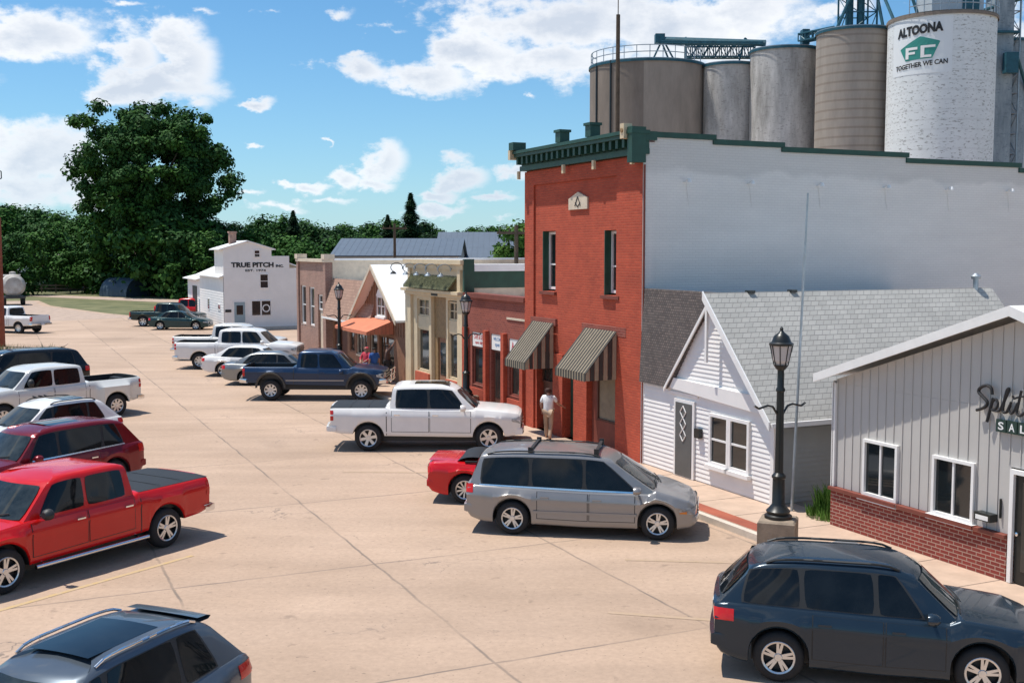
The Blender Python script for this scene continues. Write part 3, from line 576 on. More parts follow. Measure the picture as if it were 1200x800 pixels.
# ---------------------------------------------------------------- low brick shop
lb = street('brick_shop', 'low dark red brick shop with paper signs, left of the tall brick building', 'building', -10.1, 0)
hE = [(-12.10, -10.90, 1.05, 2.99), (-10.35, -9.32, .15, 3.03), (-8.8, -7.55, 1.0, 2.97)]
mm = M(); wall(mm, -12.78, -7.425, 0, 4.25, hE, th=.3); mm.build('front_wall', 'brick_dark', lb)
mm = M(); mm.box(-12.79, -7.43, -.10, .4, 4.253, 4.42); mm.build('coping', 'panel_rust', lb)
mm = M()
for xc in (-12.52, -10.62, -9.06, -7.52): mm.box(xc - (.12 if xc > -12 else .2), xc + .12, -.16, -.003, .12, 3.12 if xc < -8 else 2.95); 
mm.box(-12.30, -10.76, -.06, -.003, .12, .93); mm.box(-8.92, -7.66, -.06, -.003, .12, .9)
mm.build('pilaster', 'brick_orange', lb)
mm = M(); mm.box(-8.95, -7.45, -.03, -.003, 3.62, 3.69); mm.build('stone_band', 'stone_cream', lb)
window(lb, -12.08, -10.92, 1.05, 2.45, y=.12, fr='panel_rust', glass='dark_glass_shop', sill='panel_rust', fw=.06)
window(lb, -8.78, -7.57, 1.0, 2.5, y=.12, fr='panel_rust', glass='dark_glass_shop', sill='panel_rust', fw=.06)
mm = M(); mm.box(-10.33, -9.34, .13, .18, .15, 2.45); d = mm.build('door', 'wood_dark', lb)
mm = M(); mm.box(-10.2, -9.48, .115, .128, .75, 2.35); mm.build('door_pane', 'dark_glass_shop', d); mm = M(); mm.tube((-9.42, .08, 1.1), (-9.42, .08, 1.4), .018); mm.build('door_handle', 'chrome', d)
for (a, b, z0, z1, ks) in ((-12.08, -10.92, 2.47, 2.98, 0), (-10.33, -9.34, 2.47, 3.02, 1), (-8.78, -7.57, 2.52, 2.96, 2)):
    mm = M(); mm.box(a, b, .02, .05, z0, z1); sg = mm.build('window_sign', 'sign_white', lb)
    fn = lambda c, d_, lo, hi, l, r: (lambda u, v: (a + (b - a) * (l + u * (r - l)), .0165, z0 + (z1 - z0) * (lo + v * (hi - lo))))
    if ks == 0: text_on('lettering', 'CAFE & DELI', fn(0, 0, .52, .86, .1, .92), 'sign_red', sg); text_on('lettering', 'open daily', fn(0, 0, .14, .40, .2, .86), 'sign_red', sg)
    if ks == 1: text_on('lettering', 'WELCOME', fn(0, 0, .60, .82, .15, .85), 'ink_blue', sg); text_on('lettering', 'open', fn(0, 0, .16, .42, .3, .7), 'ink_blue', sg)
    if ks == 2: text_on('lettering', 'A', fn(0, 0, .2, .8, .12, .3), 'sign_red', sg)
mm = M(); mm.box(-12.76, -7.425, .3, 16, 3.95, 4.1); mm.build('roof', 'white_roof', lb)
mm = M(); mm.box(-10.6, -10.2, 9.5, 9.9, 4.1, 4.9); mm.lathe([(.2, 0), (.2, .5)], (-9.0, 8.0, 4.1), 12); mm.build('roof_vent', 'galv', lb)
mm = M(); mm.box(-12.7, -7.425, 15.7, 16, 0, 4.5); mm.build('rear_wall', 'brick_dark', lb)

# ---------------------------------------------------------------- tan shop with gooseneck lamps
tb = street('tan_shop', 'cream and tan shopfront with tall narrow windows and curled lamps on its parapet', 'building', -16.0, 0)
mm = M(); wall(mm, -19.2, -12.8, 0, 5.25, [(-18.06, -16.66, .98, 4.0), (-16.4, -14.75, .15, 4.15), (-14.55, -13.55, .98, 4.05)], th=.3)
mm.box(-19.22, -18.55, -.12, -.003, .12, 4.15); mm.box(-13.3, -12.8, -.12, -.003, .12, 4.15)
mm.box(-19.22, -12.79, -.10, .3, 5.253, 5.45); mm.box(-19.27, -12.75, -.2, .35, 5.453, 5.62)
mm.box(-19.2, -12.8, -.16, -.003, 4.16, 4.30); mm.box(-19.25, -12.76, -.32, -.003, 4.303, 4.42)
mm.box(-18.95, -18.7, -.1, -.003, 4.43, 5.24); mm.box(-13.35, -13.05, -.1, -.003, 4.43, 5.24)
mm.build('front_wall', 'cream_paint', tb)
brick_mat('tan_brick', (.50, .36, .22), (.42, .30, .18), (.45, .36, .25)); mat('moss_trim', (.07, .10, .045), .9, var=.5, vscale=9, col2=(.22, .22, .12)); mat('gold_brown', (.26, .16, .07), .6, var=.3, vscale=8)
mm = M(); mm.slab([(-18.6, -.03, 4.98), (-13.5, -.03, 4.98), (-13.5, -.42, 4.52), (-18.6, -.42, 4.52)], (0, 0, -.06))
for i in range(34): xx = -18.6 + i * .154; mm.slab([(xx, -.035, 4.99), (xx + .03, -.035, 4.99), (xx + .03, -.43, 4.53), (xx, -.43, 4.53)], (0, 0, .03))
mm.build('pent_roof', 'moss_trim', tb)
for (a, b) in ((-18.06, -16.66), (-14.55, -13.55)):
    window(tb, a, b, 3.28, 4.0, y=.12, fr='cream_paint', glass='dark_glass_shop', nv=1, nh=1, fw=.06)
    mm = M(); mm.box(a, b, .04, .16, 2.78, 3.275); mm.build('spandrel_panel', 'cream_paint', tb)
    window(tb, a, b, 1.0, 2.775, y=.12, fr='cream_paint', glass='dark_glass_shop', fw=.07)
    mm = M(); mm.box(a - .1, b + .1, -.08, -.003, .14, .95); mm.build('bulkhead', 'terracotta', tb)
mm = M(); mm.box(-16.38, -14.77, .14, .2, 2.5, 4.14); mm.box(-16.38, -16.0, .14, .2, .15, 2.497); mm.box(-15.1, -14.77, .14, .2, .15, 2.497); mm.build('door_surround', 'gold_brown', tb)
mm = M(); mm.box(-15.99, -15.11, .20, .25, .16, 2.49); d = mm.build('door', 'wood_brown', tb); mm = M(); mm.box(-15.85, -15.25, .185, .197, 1.0, 2.3); mm.build('door_pane', 'dark_glass_shop', d)
mm = M(); mm.box(-15.95, -15.25, -.175, -.163, 4.19, 4.28); mm.build('number_plate', 'ink', tb)
for xx in (-19.5, -17.9, -16.6, -15.3, -13.9):
    mm = M(); pts = [(xx, -.105, 5.30)]
    for k in range(9):
        a = rad(200 - k * 32); pts.append((xx + .02, -.35 + .27 * math.cos(a) * -1 - .05, 5.16 + .20 * math.sin(a) + .1))
    mm.path(pts, .018, 6); mm.lathe([(.03, .06), (.12, -.02), (.14, -.07)], (pts[-1][0], pts[-1][1], pts[-1][2] - .04), 12); mm.build('gooseneck_lamp', 'galv' if xx > -19 else 'black_metal', tb, smooth=40)
mm = M(); mm.box(-13.1, -12.79, .303, 9, 0, 4.57); mm.build('side_wall', 'stone_cream', tb)
mm = M(); mm.box(-13.1, -12.76, .36, 9, 4.573, 5.2); mm.build('side_fascia', 'green_paint', tb)
mm = M(); mm.box(-13.3, -12.70, .36, 9.02, 5.203, 5.46); mm.box(-19.0, -13.3, .36, 12, 5.0, 5.1); mm.build('roof', 'white_roof', tb)
mm = M(); mm.box(-12.86, -12.72, -.06, .355, 4.4, 5.66); mm.build('parapet_end', 'green_paint', tb)
mm = M(); mm.box(-19.2, -18.9, .303, 12, 0, 4.99); mm.box(-18.9, -13.1, 11.7, 12, 0, 4.99); mm.build('rear_wall', 'tan_brick', tb)

# ---------------------------------------------------------------- brown gabled shop with orange awning
gb = street('gabled_shop', 'brown wooden gabled shop with orange awning and white metal roof', 'building', -23.3, 0)
PX, PZ, LX, LZ, RX, RZ = -22.95, 5.25, -27.3, 2.15, -19.55, 2.95
mm = M(); wall(mm, -27.0, -19.6, 0, 2.14, [(-26.8, -25.1, .95, 2.05), (-24.6, -23.5, .15, 2.1), (-23.2, -21.1, .15, 2.1)], th=.25)
mm.slab([(-27.0, 0, 2.143), (-19.6, 0, 2.143), (-19.6, 0, 2.93), (PX, 0, 5.13), (-27.0, 0, 2.36)], (0, .25, 0))
x = -26.95
while x < -19.6:
    zt = (2.3 + (x - LX) / (PX - LX) * (PZ - LZ) - .2) if x < PX else (RZ + (RX - x) / (RX - PX) * (PZ - RZ) - .1)
    mm.box(x, x + .04, -.03, -.003, 2.2, min(zt, 5.1)); x += .34
mm.box(-19.66, -19.5, .25, 10, 0, 2.85)
mm.build('front_wall', 'wood_brown', gb)
mm = M()
mm.slab([(PX, -.45, PZ), (RX + .05, -.45, RZ - .06), (RX + .05, 10, RZ - .06), (PX, 10, PZ)], (0, 0, .09)); mm.slab([(PX - .003, -.45, PZ), (LX, -.45, LZ), (LX, 10, LZ), (PX - .003, 10, PZ)], (0, 0, .09)); mm.build('roof', 'white_roof', gb)
mm = M()
for (a, za) in ((RX + .05, RZ - .06), (LX, LZ)): mm.slab([(PX, -.50, PZ + .09), (a, -.50, za + .09), (a, -.50, za - .12), (PX, -.50, PZ - .12)], (0, .045, 0))
mm.build('barge_board', 'stone_cream', gb)
w_ = window(gb, -23.32, -22.1, 2.98, 3.9, y=-.02, nv=1, nh=1, fw=.07, sill='white_trim')
mm = M(); mm.slab([(-23.4, -.08, 3.9), (-22.02, -.08, 3.9), (-22.3, -.08, 4.18), (-22.71, -.08, 4.28), (-23.12, -.08, 4.18)], (0, .07, 0)); mm.build('window_head', 'white_trim', w_)
window(gb, -26.8, -25.1, .95, 2.05, y=.1, fr='stone_cream', glass='dark_glass_shop', nv=2, sill='stone_cream')
window(gb, -24.6, -23.5, .9, 2.1, y=.1, fr='stone_cream', glass='dark_glass_shop'); mm = M(); mm.box(-24.6, -23.5, .1, .2, .16, .897); mm.box(-23.2, -22.25, .1, .2, .16, .7); mm.build('bulkhead', 'wood_brown', gb)
window(gb, -23.2, -22.25, .703, 2.1, y=.1, fr='wood_brown', glass='dark_glass_shop', nv=1)
mm = M(); mm.box(-22.2, -21.12, .1, .15, .16, 2.1); d = mm.build('door', 'wood_dark', gb); mm = M(); mm.box(-22.05, -21.3, .085, .097, .5, 2.0); mm.build('door_pane', 'dark_glass_shop', d)
awning(gb, -26.0, -21.0, 2.88, 2.42, 1.25, .14, 1, ['orange_fabric'], y=-.035)

# ---------------------------------------------------------------- low shop with shingled mansard
mb = street('mansard_shop', 'low shop with tan shingled mansard front and dark wooden door, beside the brown gable', 'building', -28.5, 0)
mm = M(); wall(mm, -31.98, -24.3, 0, 2.4, [(-31.7, -29.3, .15, 2.25), (-28.9, -27.6, .9, 2.1)], y=.28, th=.2); mm.build('front_wall', 'wood_brown', mb)
mm = M(); mm.slab([(-31.98, -.30, 2.52), (-23.9, -.30, 2.52), (-23.9, .32, 4.5), (-31.98, .32, 4.5)], (0, .12, 0)); mm.build('mansard', 'shingle_tan', mb)
mm = M(); mm.box(-31.98, -27.2, -.34, .1, 2.42, 2.515); mm.build('gutter', 'white_trim', mb)
mm = M(); mm.box(-31.68, -29.32, .34, .4, .16, 2.24); mm.box(-30.6, -30.5, .28, .337, .16, 2.24); d = mm.build('door', 'wood_dark', mb)
mm = M(); mm.box(-31.3, -30.8, .325, .337, .9, 2.0); mm.build('door_pane', 'dark_glass_shop', d)
window(mb, -28.9, -27.6, .9, 2.1, y=.36, fr='wood_brown', glass='dark_glass_shop', nv=1)
mm = M(); mm.box(-31.98, -23.9, .45, 9, 4.2, 4.3); mm.build('roof', 'white_roof', mb)

# ---------------------------------------------------------------- mauve brick building at the far end
ab = street('brick_building', 'mauve brick corner building with tall arched windows at the far end of the shop row', 'building', -35.0, 0)
mm = M(); wall(mm, -38.2, -32.02, 0, 5.35, [(-37.6, -36.5, 1.8, 4.0), (-35.75, -34.65, 1.8, 3.95), (-33.9, -32.95, .15, 3.6)], th=.3)
mm.box(-38.24, -37.85, -.1, -.003, .1, 5.35); mm.box(-32.45, -32.0, -.1, -.003, .1, 5.35); mm.build('front_wall', 'brick_mauve', ab)
mm = M(); mm.box(-38.28, -31.96, -.14, .36, 5.353, 5.52); mm.box(-38.3, -37.7, -.18, .4, 5.523, 5.78); mm.box(-32.5, -31.9, -.18, .4, 5.523, 5.78); mm.build('coping', 'stone_cream', ab)
for a, b, z in ((-37.6, -36.5, 4.0), (-35.75, -34.65, 3.95)): window(ab, a, b, 1.8, z, y=.12, nh=1, nv=0, fw=.09, sill='white_trim')
window(ab, -33.9, -32.95, 2.75, 3.6, y=.12, fw=.08, nh=1)
mm = M(); mm.box(-33.88, -32.97, .12, .18, .16, 2.74); d = mm.build('door', 'stone_cream', ab)
mm = M(); mm.box(-32.3, -31.985, .303, 13, 0, 5.45); mm.build('side_wall', 'stone_cream', ab)
mm = M(); mm.box(-32.34, -31.93, .37, 13, 5.453, 5.56); mm.build('side_coping', 'white_roof', ab)
mm = M(); mm.box(-38.2, -37.9, .303, 13, 0, 5.3); mm.box(-37.9, -32.3, 12.7, 13, 0, 5.3); mm.build('rear_wall', 'brick_mauve', ab)
mm = M(); mm.box(-37.9, -32.3, .303, 12.7, 4.9, 5.0); mm.build('roof', 'white_roof', ab)

# ---------------------------------------------------------------- white gabled cottage
hb = street('white_cottage', 'white clapboard cottage with steep front gable and grey shingle roof, beside the brick building', 'building', 3.4, 0)
GX, GZ, GL, GR, GE = 3.45, 4.80, 1.42, 5.78, 2.25
mm = M()
fL = lambda z: .05; fR = lambda z: GR
siding(mm, fL, lambda z: GR, .18, 2.42)
siding(mm, lambda z: GL + (z - 2.62) / (GZ - 2.62) * (GX - GL), lambda z: GR - .3 - (z - 2.62) / (GZ - 2.62) * (GR - .3 - GX), 2.62, 4.72, pitch=.11)
mm.slab([(.04, .003, 0), (GR, .003, 0), (GR, .003, GE), (GX, .003, GZ - .04), (GL, .003, 2.5), (.04, .003, 2.5)], (0, .15, 0))
mm.build('front_wall', 'vinyl_white', hb)
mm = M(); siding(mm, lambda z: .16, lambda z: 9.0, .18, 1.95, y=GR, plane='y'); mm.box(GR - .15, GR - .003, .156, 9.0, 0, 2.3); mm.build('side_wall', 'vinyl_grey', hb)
mm = M(); mm.box(GR + .003, GR + .03, .16, 9.0, 1.96, 2.24); mm.build('eave_shade_strip', 'wood_brown', hb)  # brown strip puts the shade under the eave into colour
mm = M(); mm.box(GR - .09, GR + .035, -.04, .15, .15, 2.2); mm.box(.04, .11, -.035, 0, .15, 2.4); mm.build('corner_board', 'vinyl_white', hb)
mm = M(); mm.slab([(GL - .08, -.10, 2.42), (GR - .02, -.10, 2.20), (GR - .02, -.10, 2.40), (GR - .7, -.10, 2.62), (GL - .08, -.10, 2.70)], (0, .097, 0)); mm.box(GL, 2.75, -.055, -.023, 2.26, 2.33); mm.build('frieze_board', 'vinyl_white', hb)
mm = M(); th = .10
mm.slab([(GX, -.38, GZ + .16), (GX + 2.62, -.38, GE - .12), (GX + 2.62, 9.2, GE - .12), (GX, 9.2, GZ + .16)], (0, 0, -th))
mm.build('roof', 'shingle_grey', hb)
mm = M(); mm.slab([(GX - .003, -.12, GZ + .16), (GL - .12, -.12, 2.44), (GL - .12, 9.2, 2.44), (GX - .003, 9.2, GZ + .16)], (0, 0, -.08)); mm.box(.06, 3.0, .9, 9.0, 4.6, 4.7); mm.build('roof_slope', 'shingle_brown', hb)
mm = M(); mm.slab([(.06, -.14, 2.42), (1.50, -.14, 2.42), (3.40, -.02, 4.96), (.06, -.02, 4.96)], (0, .14, 0)); mm.build('mansard', 'shingle_brown', hb)
mm = M()
mm.slab([(GX - .03, -.42, GZ + .20), (GX + 2.66, -.42, GE - .10), (GX + 2.66, -.42, GE - .30), (GX - .03, -.42, GZ - .02)], (0, .038, 0))
mm.slab([(GX - .02, -.165, GZ + .12), (GL - .10, -.165, 2.40), (GL - .10, -.165, 2.30), (GX - .02, -.165, GZ - .0)], (0, .038, 0)); mm.build('barge_board', 'white_trim', hb)
mm = M(); mm.box(GX + 2.60, GX + 2.70, -.35, 9.2, GE - .24, GE - .13); mm.build('gutter', 'white_trim', hb)
mm = M(); mm.box(GX - .04, GX + .04, -.32, -.26, 3.25, 4.65); mm.build('gable_post', 'white_trim', hb)
mm = M(); mm.box(1.70, 2.62, -.07, -.024, .16, 2.16); d0 = mm.build('door_frame', 'white_trim', hb)
mm = M(); mm.box(1.79, 2.53, -.085, -.073, .18, 2.08); d = mm.build('door', mat('door_grey', (.10, .10, .095), .6), hb)
mm = M()
for k in range(3):
    zc = 1.85 - k * .3
    for sx_ in (-1, 1):
        mm.tube((2.16, -.095, zc + .16), (2.16 + sx_ * .13, -.095, zc), .014, 5); mm.tube((2.16 + sx_ * .13, -.095, zc), (2.16, -.095, zc - .16), .014, 5)
mm.build('lattice', 'white_trim', d)
window(hb, 3.28, 4.10, .70, 1.98, y=-.028, nh=1, fw=.08, sill='white_trim'); window(hb, 4.105, 4.92, .70, 1.98, y=-.028, nh=1, fw=.08, sill='white_trim')
mm = M(); mm.box(2.74, 2.95, -.14, -.025, 1.28, 1.52); mm.build('mailbox', 'black_metal', hb)
mm = M(); mm.box(2.95, 3.02, 9.21, 9.3, 0, .1)
for yy in (8.6,): mm = M(); mm.tube((3.45, yy, 4.9), (3.45, yy, 5.2), .07, 10); mm.lathe([(.12, 0), (.14, .08), (.04, .16)], (3.45, yy, 5.2), 12); mm.build('roof_vent', 'galv', hb)
for yy in (.9, 2.2): mm = M(); mm.box(3.36, 3.54, yy, yy + .18, 4.93, 5.0); mm.build('ridge_cap', 'black_metal', hb)
# ---------------------------------------------------------------- metal-sided shop
sb = street('metal_sided_shop', 'grey metal-sided shop with brick base and cursive wall sign at right edge', 'building', 12.2, 0)
hS = [(8.69, 9.60, 1.02, 2.12), (10.57, 11.52, 1.03, 2.10)]
mm = M(); wall(mm, 7.72, 12.32, 0, .92, [], th=.3); mm.box(13.3, 17.0, 0, .3, 0, .92); mm.build('brick_base', 'brick_wainscot', sb)
mm = M()
for a, b in ((7.70, 8.60), (9.69, 10.48), (11.61, 12.32)): mm.box(a, b, -.07, .2, .923, .99)
for a, b in ((8.60, 9.69), (10.48, 11.61)): mm.box(a, b, -.09, .2, .923, 1.0)
mm.build('brick_cap', 'panel_rust', sb)
Pk, PkZ, EZ = 12.45, 4.86, 3.22
mm = M()
wall(mm, 7.76, 12.32, .995, 3.2, hS, y=.06, th=.2); mm.box(12.32, 13.3, .06, .26, 2.2, 3.2); mm.box(13.3, 17.0, .06, .26, .925, 3.2)
mm.slab([(7.76, .06, 3.203), (17.0, .06, 3.203), (17.0, .06, 3.28), (Pk, .06, PkZ - .05), (7.76, .06, 3.28)], (0, .2, 0))
x = 7.80
while x < 17:
    top_ = 3.25 + (PkZ - 3.3) * (1 - abs(x - Pk) / (Pk - 7.76))
    segs = [(1.0, top_)]
    for h in hS:
        if h[0] - .03 < x < h[1]: segs = [(h[3] + .06, top_)]
    if 12.25 < x < 13.3: segs = [(2.25, top_)]
    for a, b in segs: mm.box(x, x + .022, .044, .057, a, b)
    x += .235
mm.box(7.72, 7.757, .0, .26, .995, 3.25)
mm.build('front_wall', 'metal_siding', sb)
mm = M(); mm.box(7.70, 7.80, -.0, .055, .995, 3.2); mm.build('corner_trim', 'white_trim', sb)
for h in hS: window(sb, h[0] - .03, h[1] + .03, h[2] - .02, h[3] + .03, y=.05, nv=1, fw=.06, proud=.06, sill='white_trim')
mm = M(); mm.slab([(7.45, -.25, EZ + .10), (Pk, -.25, PkZ + .12), (Pk, 13, PkZ + .12), (7.45, 13, EZ + .10)], (0, 0, .07)); mm.slab([(Pk + .003, -.25, PkZ + .12), (17.45, -.25, EZ + .10), (17.45, 13, EZ + .10), (Pk + .003, 13, PkZ + .12)], (0, 0, .07)); mm.build('roof', 'white_roof', sb)
mm = M()
for xa_, xb_ in ((7.42, Pk), (17.48, Pk + .003)): mm.slab([(xa_, -.29, EZ + .16), (xb_, -.29, PkZ + .19), (xb_, -.29, PkZ + .01), (xa_, -.29, EZ - .02)], (0, .036, 0))
mm.build('fascia', 'white_trim', sb)
mm = M(); mm.box(12.36, 12.44, -.02, .04, .16, 2.18); mm.box(13.22, 13.3, -.02, .04, .16, 2.18); mm.box(12.44, 13.22, -.02, .04, 2.1, 2.18); fr = mm.build('door_frame', 'white_trim', sb)
mm = M(); mm.box(12.45, 13.21, .05, .10, .17, 2.09); d = mm.build('door', 'black_metal', sb); mm = M(); mm.box(12.6, 13.1, .035, .047, .4, 1.98); mm.build('door_pane', 'dark_glass', d); mm = M(); mm.lathe([(.0, -.06), (.035, -.05), (.035, -.02), (.01, 0)], (12.52, .05, 1.05), 12, axis='y'); mm.build('door_handle', 'chrome', d)
mm = M(); mm.box(12.68, 12.95, .026, .032, 1.15, 1.45); mm.build('door_notice', 'sign_white', d)
mm = M(); mm.box(11.70, 12.06, -.13, .055, 1.16, 1.30); o = mm.build('mailbox', 'black_metal', sb); mm = M(); mm.box(11.74, 12.02, -.14, -.133, 1.18, 1.26); mm.build('mailbox_label', 'sign_white', o)
mm = M(); mm.box(12.13, 12.15, .01, .05, 1.25, 1.6); mm.build('door_thermometer', 'black_metal', sb)
# cursive sign as raised strokes
def stroke(pts, w, x0, z0, k, mmx, y=-.03):
    P = [Vector((x0 + a * k, 0, z0 + b * k)) for a, b in pts]; C = []
    for i in range(len(P) - 1):
        p0 = P[max(i - 1, 0)]; p1 = P[i]; p2 = P[i + 1]; p3 = P[min(i + 2, len(P) - 1)]
        for j in range(6):
            t = j / 6; C.append(.5 * ((2 * p1) + (-p0 + p2) * t + (2 * p0 - 5 * p1 + 4 * p2 - p3) * t * t + (-p0 + 3 * p1 - 3 * p2 + p3) * t ** 3))
    C.append(P[-1])
    for a, b in zip(C, C[1:]): mmx.tube((a.x, y, a.z), (b.x, y, b.z), w, 6)
sgn = M(); KX, KZ, K = 11.60, 3.00, .20
stroke([(1.62, 2.2), (1.5, 2.75), (1.0, 2.95), (.35, 2.7), (.1, 2.3), (.6, 1.9), (1.1, 1.5), (1.0, 1.1), (.5, .8), (-.05, .6)], .030, KX, KZ, K, sgn)   # S
stroke([(1.75, 1.9), (1.5, 1.0), (1.15, -.3)], .028, KX, KZ, K, sgn); stroke([(1.6, 1.4), (2.0, 1.85), (2.3, 1.5), (2.1, 1.0), (1.6, .85), (2.3, .8), (2.7, 1.1)], .022, KX, KZ, K, sgn)   # p
stroke([(2.6, 1.0), (3.2, 2.3), (3.45, 2.9), (3.2, 2.7), (2.85, 1.2), (2.95, .8), (3.3, .9), (3.6, 1.5)], .027, KX, KZ, K, sgn)   # l
stroke([(3.7, 1.8), (3.5, 1.1), (3.7, .8), (4.0, 1.0), (4.4, 1.8)], .022, KX, KZ, K, sgn); stroke([(3.85, 2.25), (3.93, 2.32)], .024, KX, KZ, K, sgn)   # i
stroke([(4.75, 2.9), (4.45, 1.6), (4.35, .9), (4.7, .7), (5.1, 1.0)], .024, KX, KZ, K, sgn); stroke([(3.95, 2.1), (4.6, 2.35), (5.5, 2.5)], .020, KX, KZ, K, sgn)   # t
o = sgn.build('cursive_sign', 'ink', sb)
mat('sign_green', (.015, .04, .03), .5, var=.1)
mm = M()
for k in range(5): mm.box(12.03 + k * .235, 12.245 + k * .235, -.03, .025, 2.80 - .0, 3.02)
o = mm.build('letter_tile', 'sign_green', sb)
for k, ch in enumerate('SALON'): text_on('lettering', ch, (lambda u, v, k=k: (12.08 + k * .235 + u * .12, -.034, 2.84 + v * .14)), 'sign_white', o)
mm = M(); mm.box(7.70, 7.75, .27, 12.5, 0, 3.25); mm.box(17.0, 17.05, .06, 12.5, 0, 3.25); mm.build('side_wall', 'metal_siding', sb)

# ---------------------------------------------------------------- white warehouse (true pitch)
wb = street('white_warehouse', 'white clapboard warehouse with stepped false front and black lettering, far end of street', 'building', -62, 2.4)
X0 = -59.2
mm = M()
siding(mm, lambda z: -.42, lambda z: 6.8, .2, 4.63, pitch=.2, y=X0, plane='y', lap=.015); siding(mm, lambda z: -.42, lambda z: 4.55, 4.635, 5.55, pitch=.2, y=X0, plane='y', lap=.015)
siding(mm, lambda z: -.42 + max(0, (z - 6.1)) * 3.0, lambda z: 3.2 - max(0, z - 6.1) * 3.0, 5.555, 6.6, pitch=.2, y=X0, plane='y', lap=.015)
mm.slab([(X0, -.42, 0), (X0, 6.8, 0), (X0, 6.8, 4.62), (X0, 4.55, 4.62), (X0, 4.55, 5.55), (X0, 3.2, 5.55), (X0, 3.2, 6.1), (X0, 1.4, 6.62), (X0, -.42, 6.1)], (-.2, 0, 0)); mm.build('front_wall', 'vinyl_white', wb)
mm = M(); siding(mm, lambda z: -69.8, lambda z: X0 - .0, .1, 4.05, pitch=.2, y=-.44); mm.box(-69.8, X0 - .21, -.435, -.25, 0, 4.05); siding(mm, lambda z: -77, lambda z: -69.8, .1, 3.55, pitch=.2, y=-.30); mm.box(-77, -69.8, -.295, -.1, 0, 3.6); mm.box(-63, X0 - .21, -.40, -.2, 4.05, 6.05); mm.box(-63, -62.8, -.2, 3.2, 4.0, 6.3); mm.build('side_wall', 'vinyl_white', wb)
mm = M(); mm.slab([(-70, -.75, 3.92), (X0 - .05, -.75, 3.92), (X0 - .05, 3.0, 5.5), (-70, 3.0, 5.5)], (0, 0, .08)); mm.slab([(-77.3, -.7, 3.50), (-70.0, -.7, 3.50), (-70.0, 3.0, 4.4), (-77.3, 3.0, 4.4)], (0, 0, .08)); mm.slab([(-70, 3.0, 5.5), (X0 - .21, 3.0, 5.5), (X0 - .21, 6.8, 4.2), (-70, 6.8, 4.2)], (0, 0, .08))
mm.slab([(-63.3, -.75, 6.0), (X0 + .15, -.75, 6.0), (X0 + .15, 1.4, 6.64), (-63.3, 1.4, 6.64)], (0, 0, .08)); mm.slab([(-63.3, 3.5, 6.0), (X0 + .15, 3.5, 6.0), (X0 + .15, 1.403, 6.64), (-63.3, 1.403, 6.64)], (0, 0, .08)); mm.build('roof', 'white_roof', wb)
mm = M(); mm.box(-61.6, -61.1, .45, .95, 6.2, 7.3); mm.box(-61.66, -61.04, .39, 1.01, 7.303, 7.42); mm.build('chimney', 'brick_mauve', wb)
window(wb, 1.85, 2.35, 5.42, 6.03, y=X0 + .03, plane='y', fw=.07, nh=1, proud=.03, glass='dark_glass'); window(wb, 2.25, 2.95, 3.09, 4.22, y=X0 + .03, plane='y', fw=.07, nh=1, proud=.03)
window(wb, 1.60, 2.33, 1.03, 2.2, y=X0 + .03, plane='y', fw=.05, proud=.03, fr='white_trim'); w_ = window(wb, 2.34, 3.1, 1.03, 2.2, y=X0 + .03, plane='y', fw=.05, proud=.03, fr='white_trim')
mm = M(); mm.lathe([(.22, 0), (.30, 0), (.30, .01), (.22, .01)], (0, 0, 0), 20, axis='y', cap=False)
ring = M(); ring.add([(X0 + .045 + p[1], 2.72 + p[0], 1.6 + p[2]) for p in mm.v], mm.f); ring.build('round_emblem', 'sign_white', w_)
mat('door_blue', (.27, .36, .40), .5, var=.05)
mm = M(); mm.box(X0 + .003, X0 + .06, .22, 1.22, .15, 2.2); fr = mm.build('door_frame', 'white_trim', wb); mm = M(); mm.box(X0 + .063, X0 + .08, .32, 1.12, .17, 2.1); d = mm.build('door', 'door_blue', wb); mm = M(); mm.box(X0 + .082, X0 + .09, .48, .96, 1.15, 1.85); mm.build('door_pane', 'dark_glass', d)
mm = M(); mm.box(X0 + .02, X0 + .04, -.35, .1, 1.35, 1.55); mm.build('small_plaque', 'ink', wb)
def tpf(y0, y1, z0, z1): return lambda u, v: (X0 + .03, y0 + u * (y1 - y0), z0 + v * (z1 - z0))
text_on('lettering', 'TRUE PITCH', tpf(.15, 3.35, 4.70, 5.08), 'ink', wb, .05); text_on('lettering', 'INC.', tpf(3.52, 4.1, 4.70, 4.9), 'ink', wb, .05); text_on('lettering', 'EST. 1974', tpf(1.2, 2.75, 4.38, 4.55), 'ink', wb, .03)
mm = M(); mm.box(-74.3, -72.0, -.34, -.318, .1, 2.95); mm.build('garage_door', 'plastic_black', wb); mm = M(); mm.box(-70.7, -69.9, -.40, -.318, .1, 1.9); mm.build('side_door', 'door_blue', wb)
window(wb, -66.0, -65.2, 1.25, 2.18, y=-.46, fw=.07, proud=.03); window(wb, -61.5, -60.5, 1.4, 1.9, y=-.46, fw=.07, proud=.03)
mm = M(); mm.box(X0 - .05, X0 + .05, -.5, 6.9, 0, .2); mm.box(-70, X0 - .05, -.5, -.42, 0, .2); mm.build('foundation', 'kerb', wb)

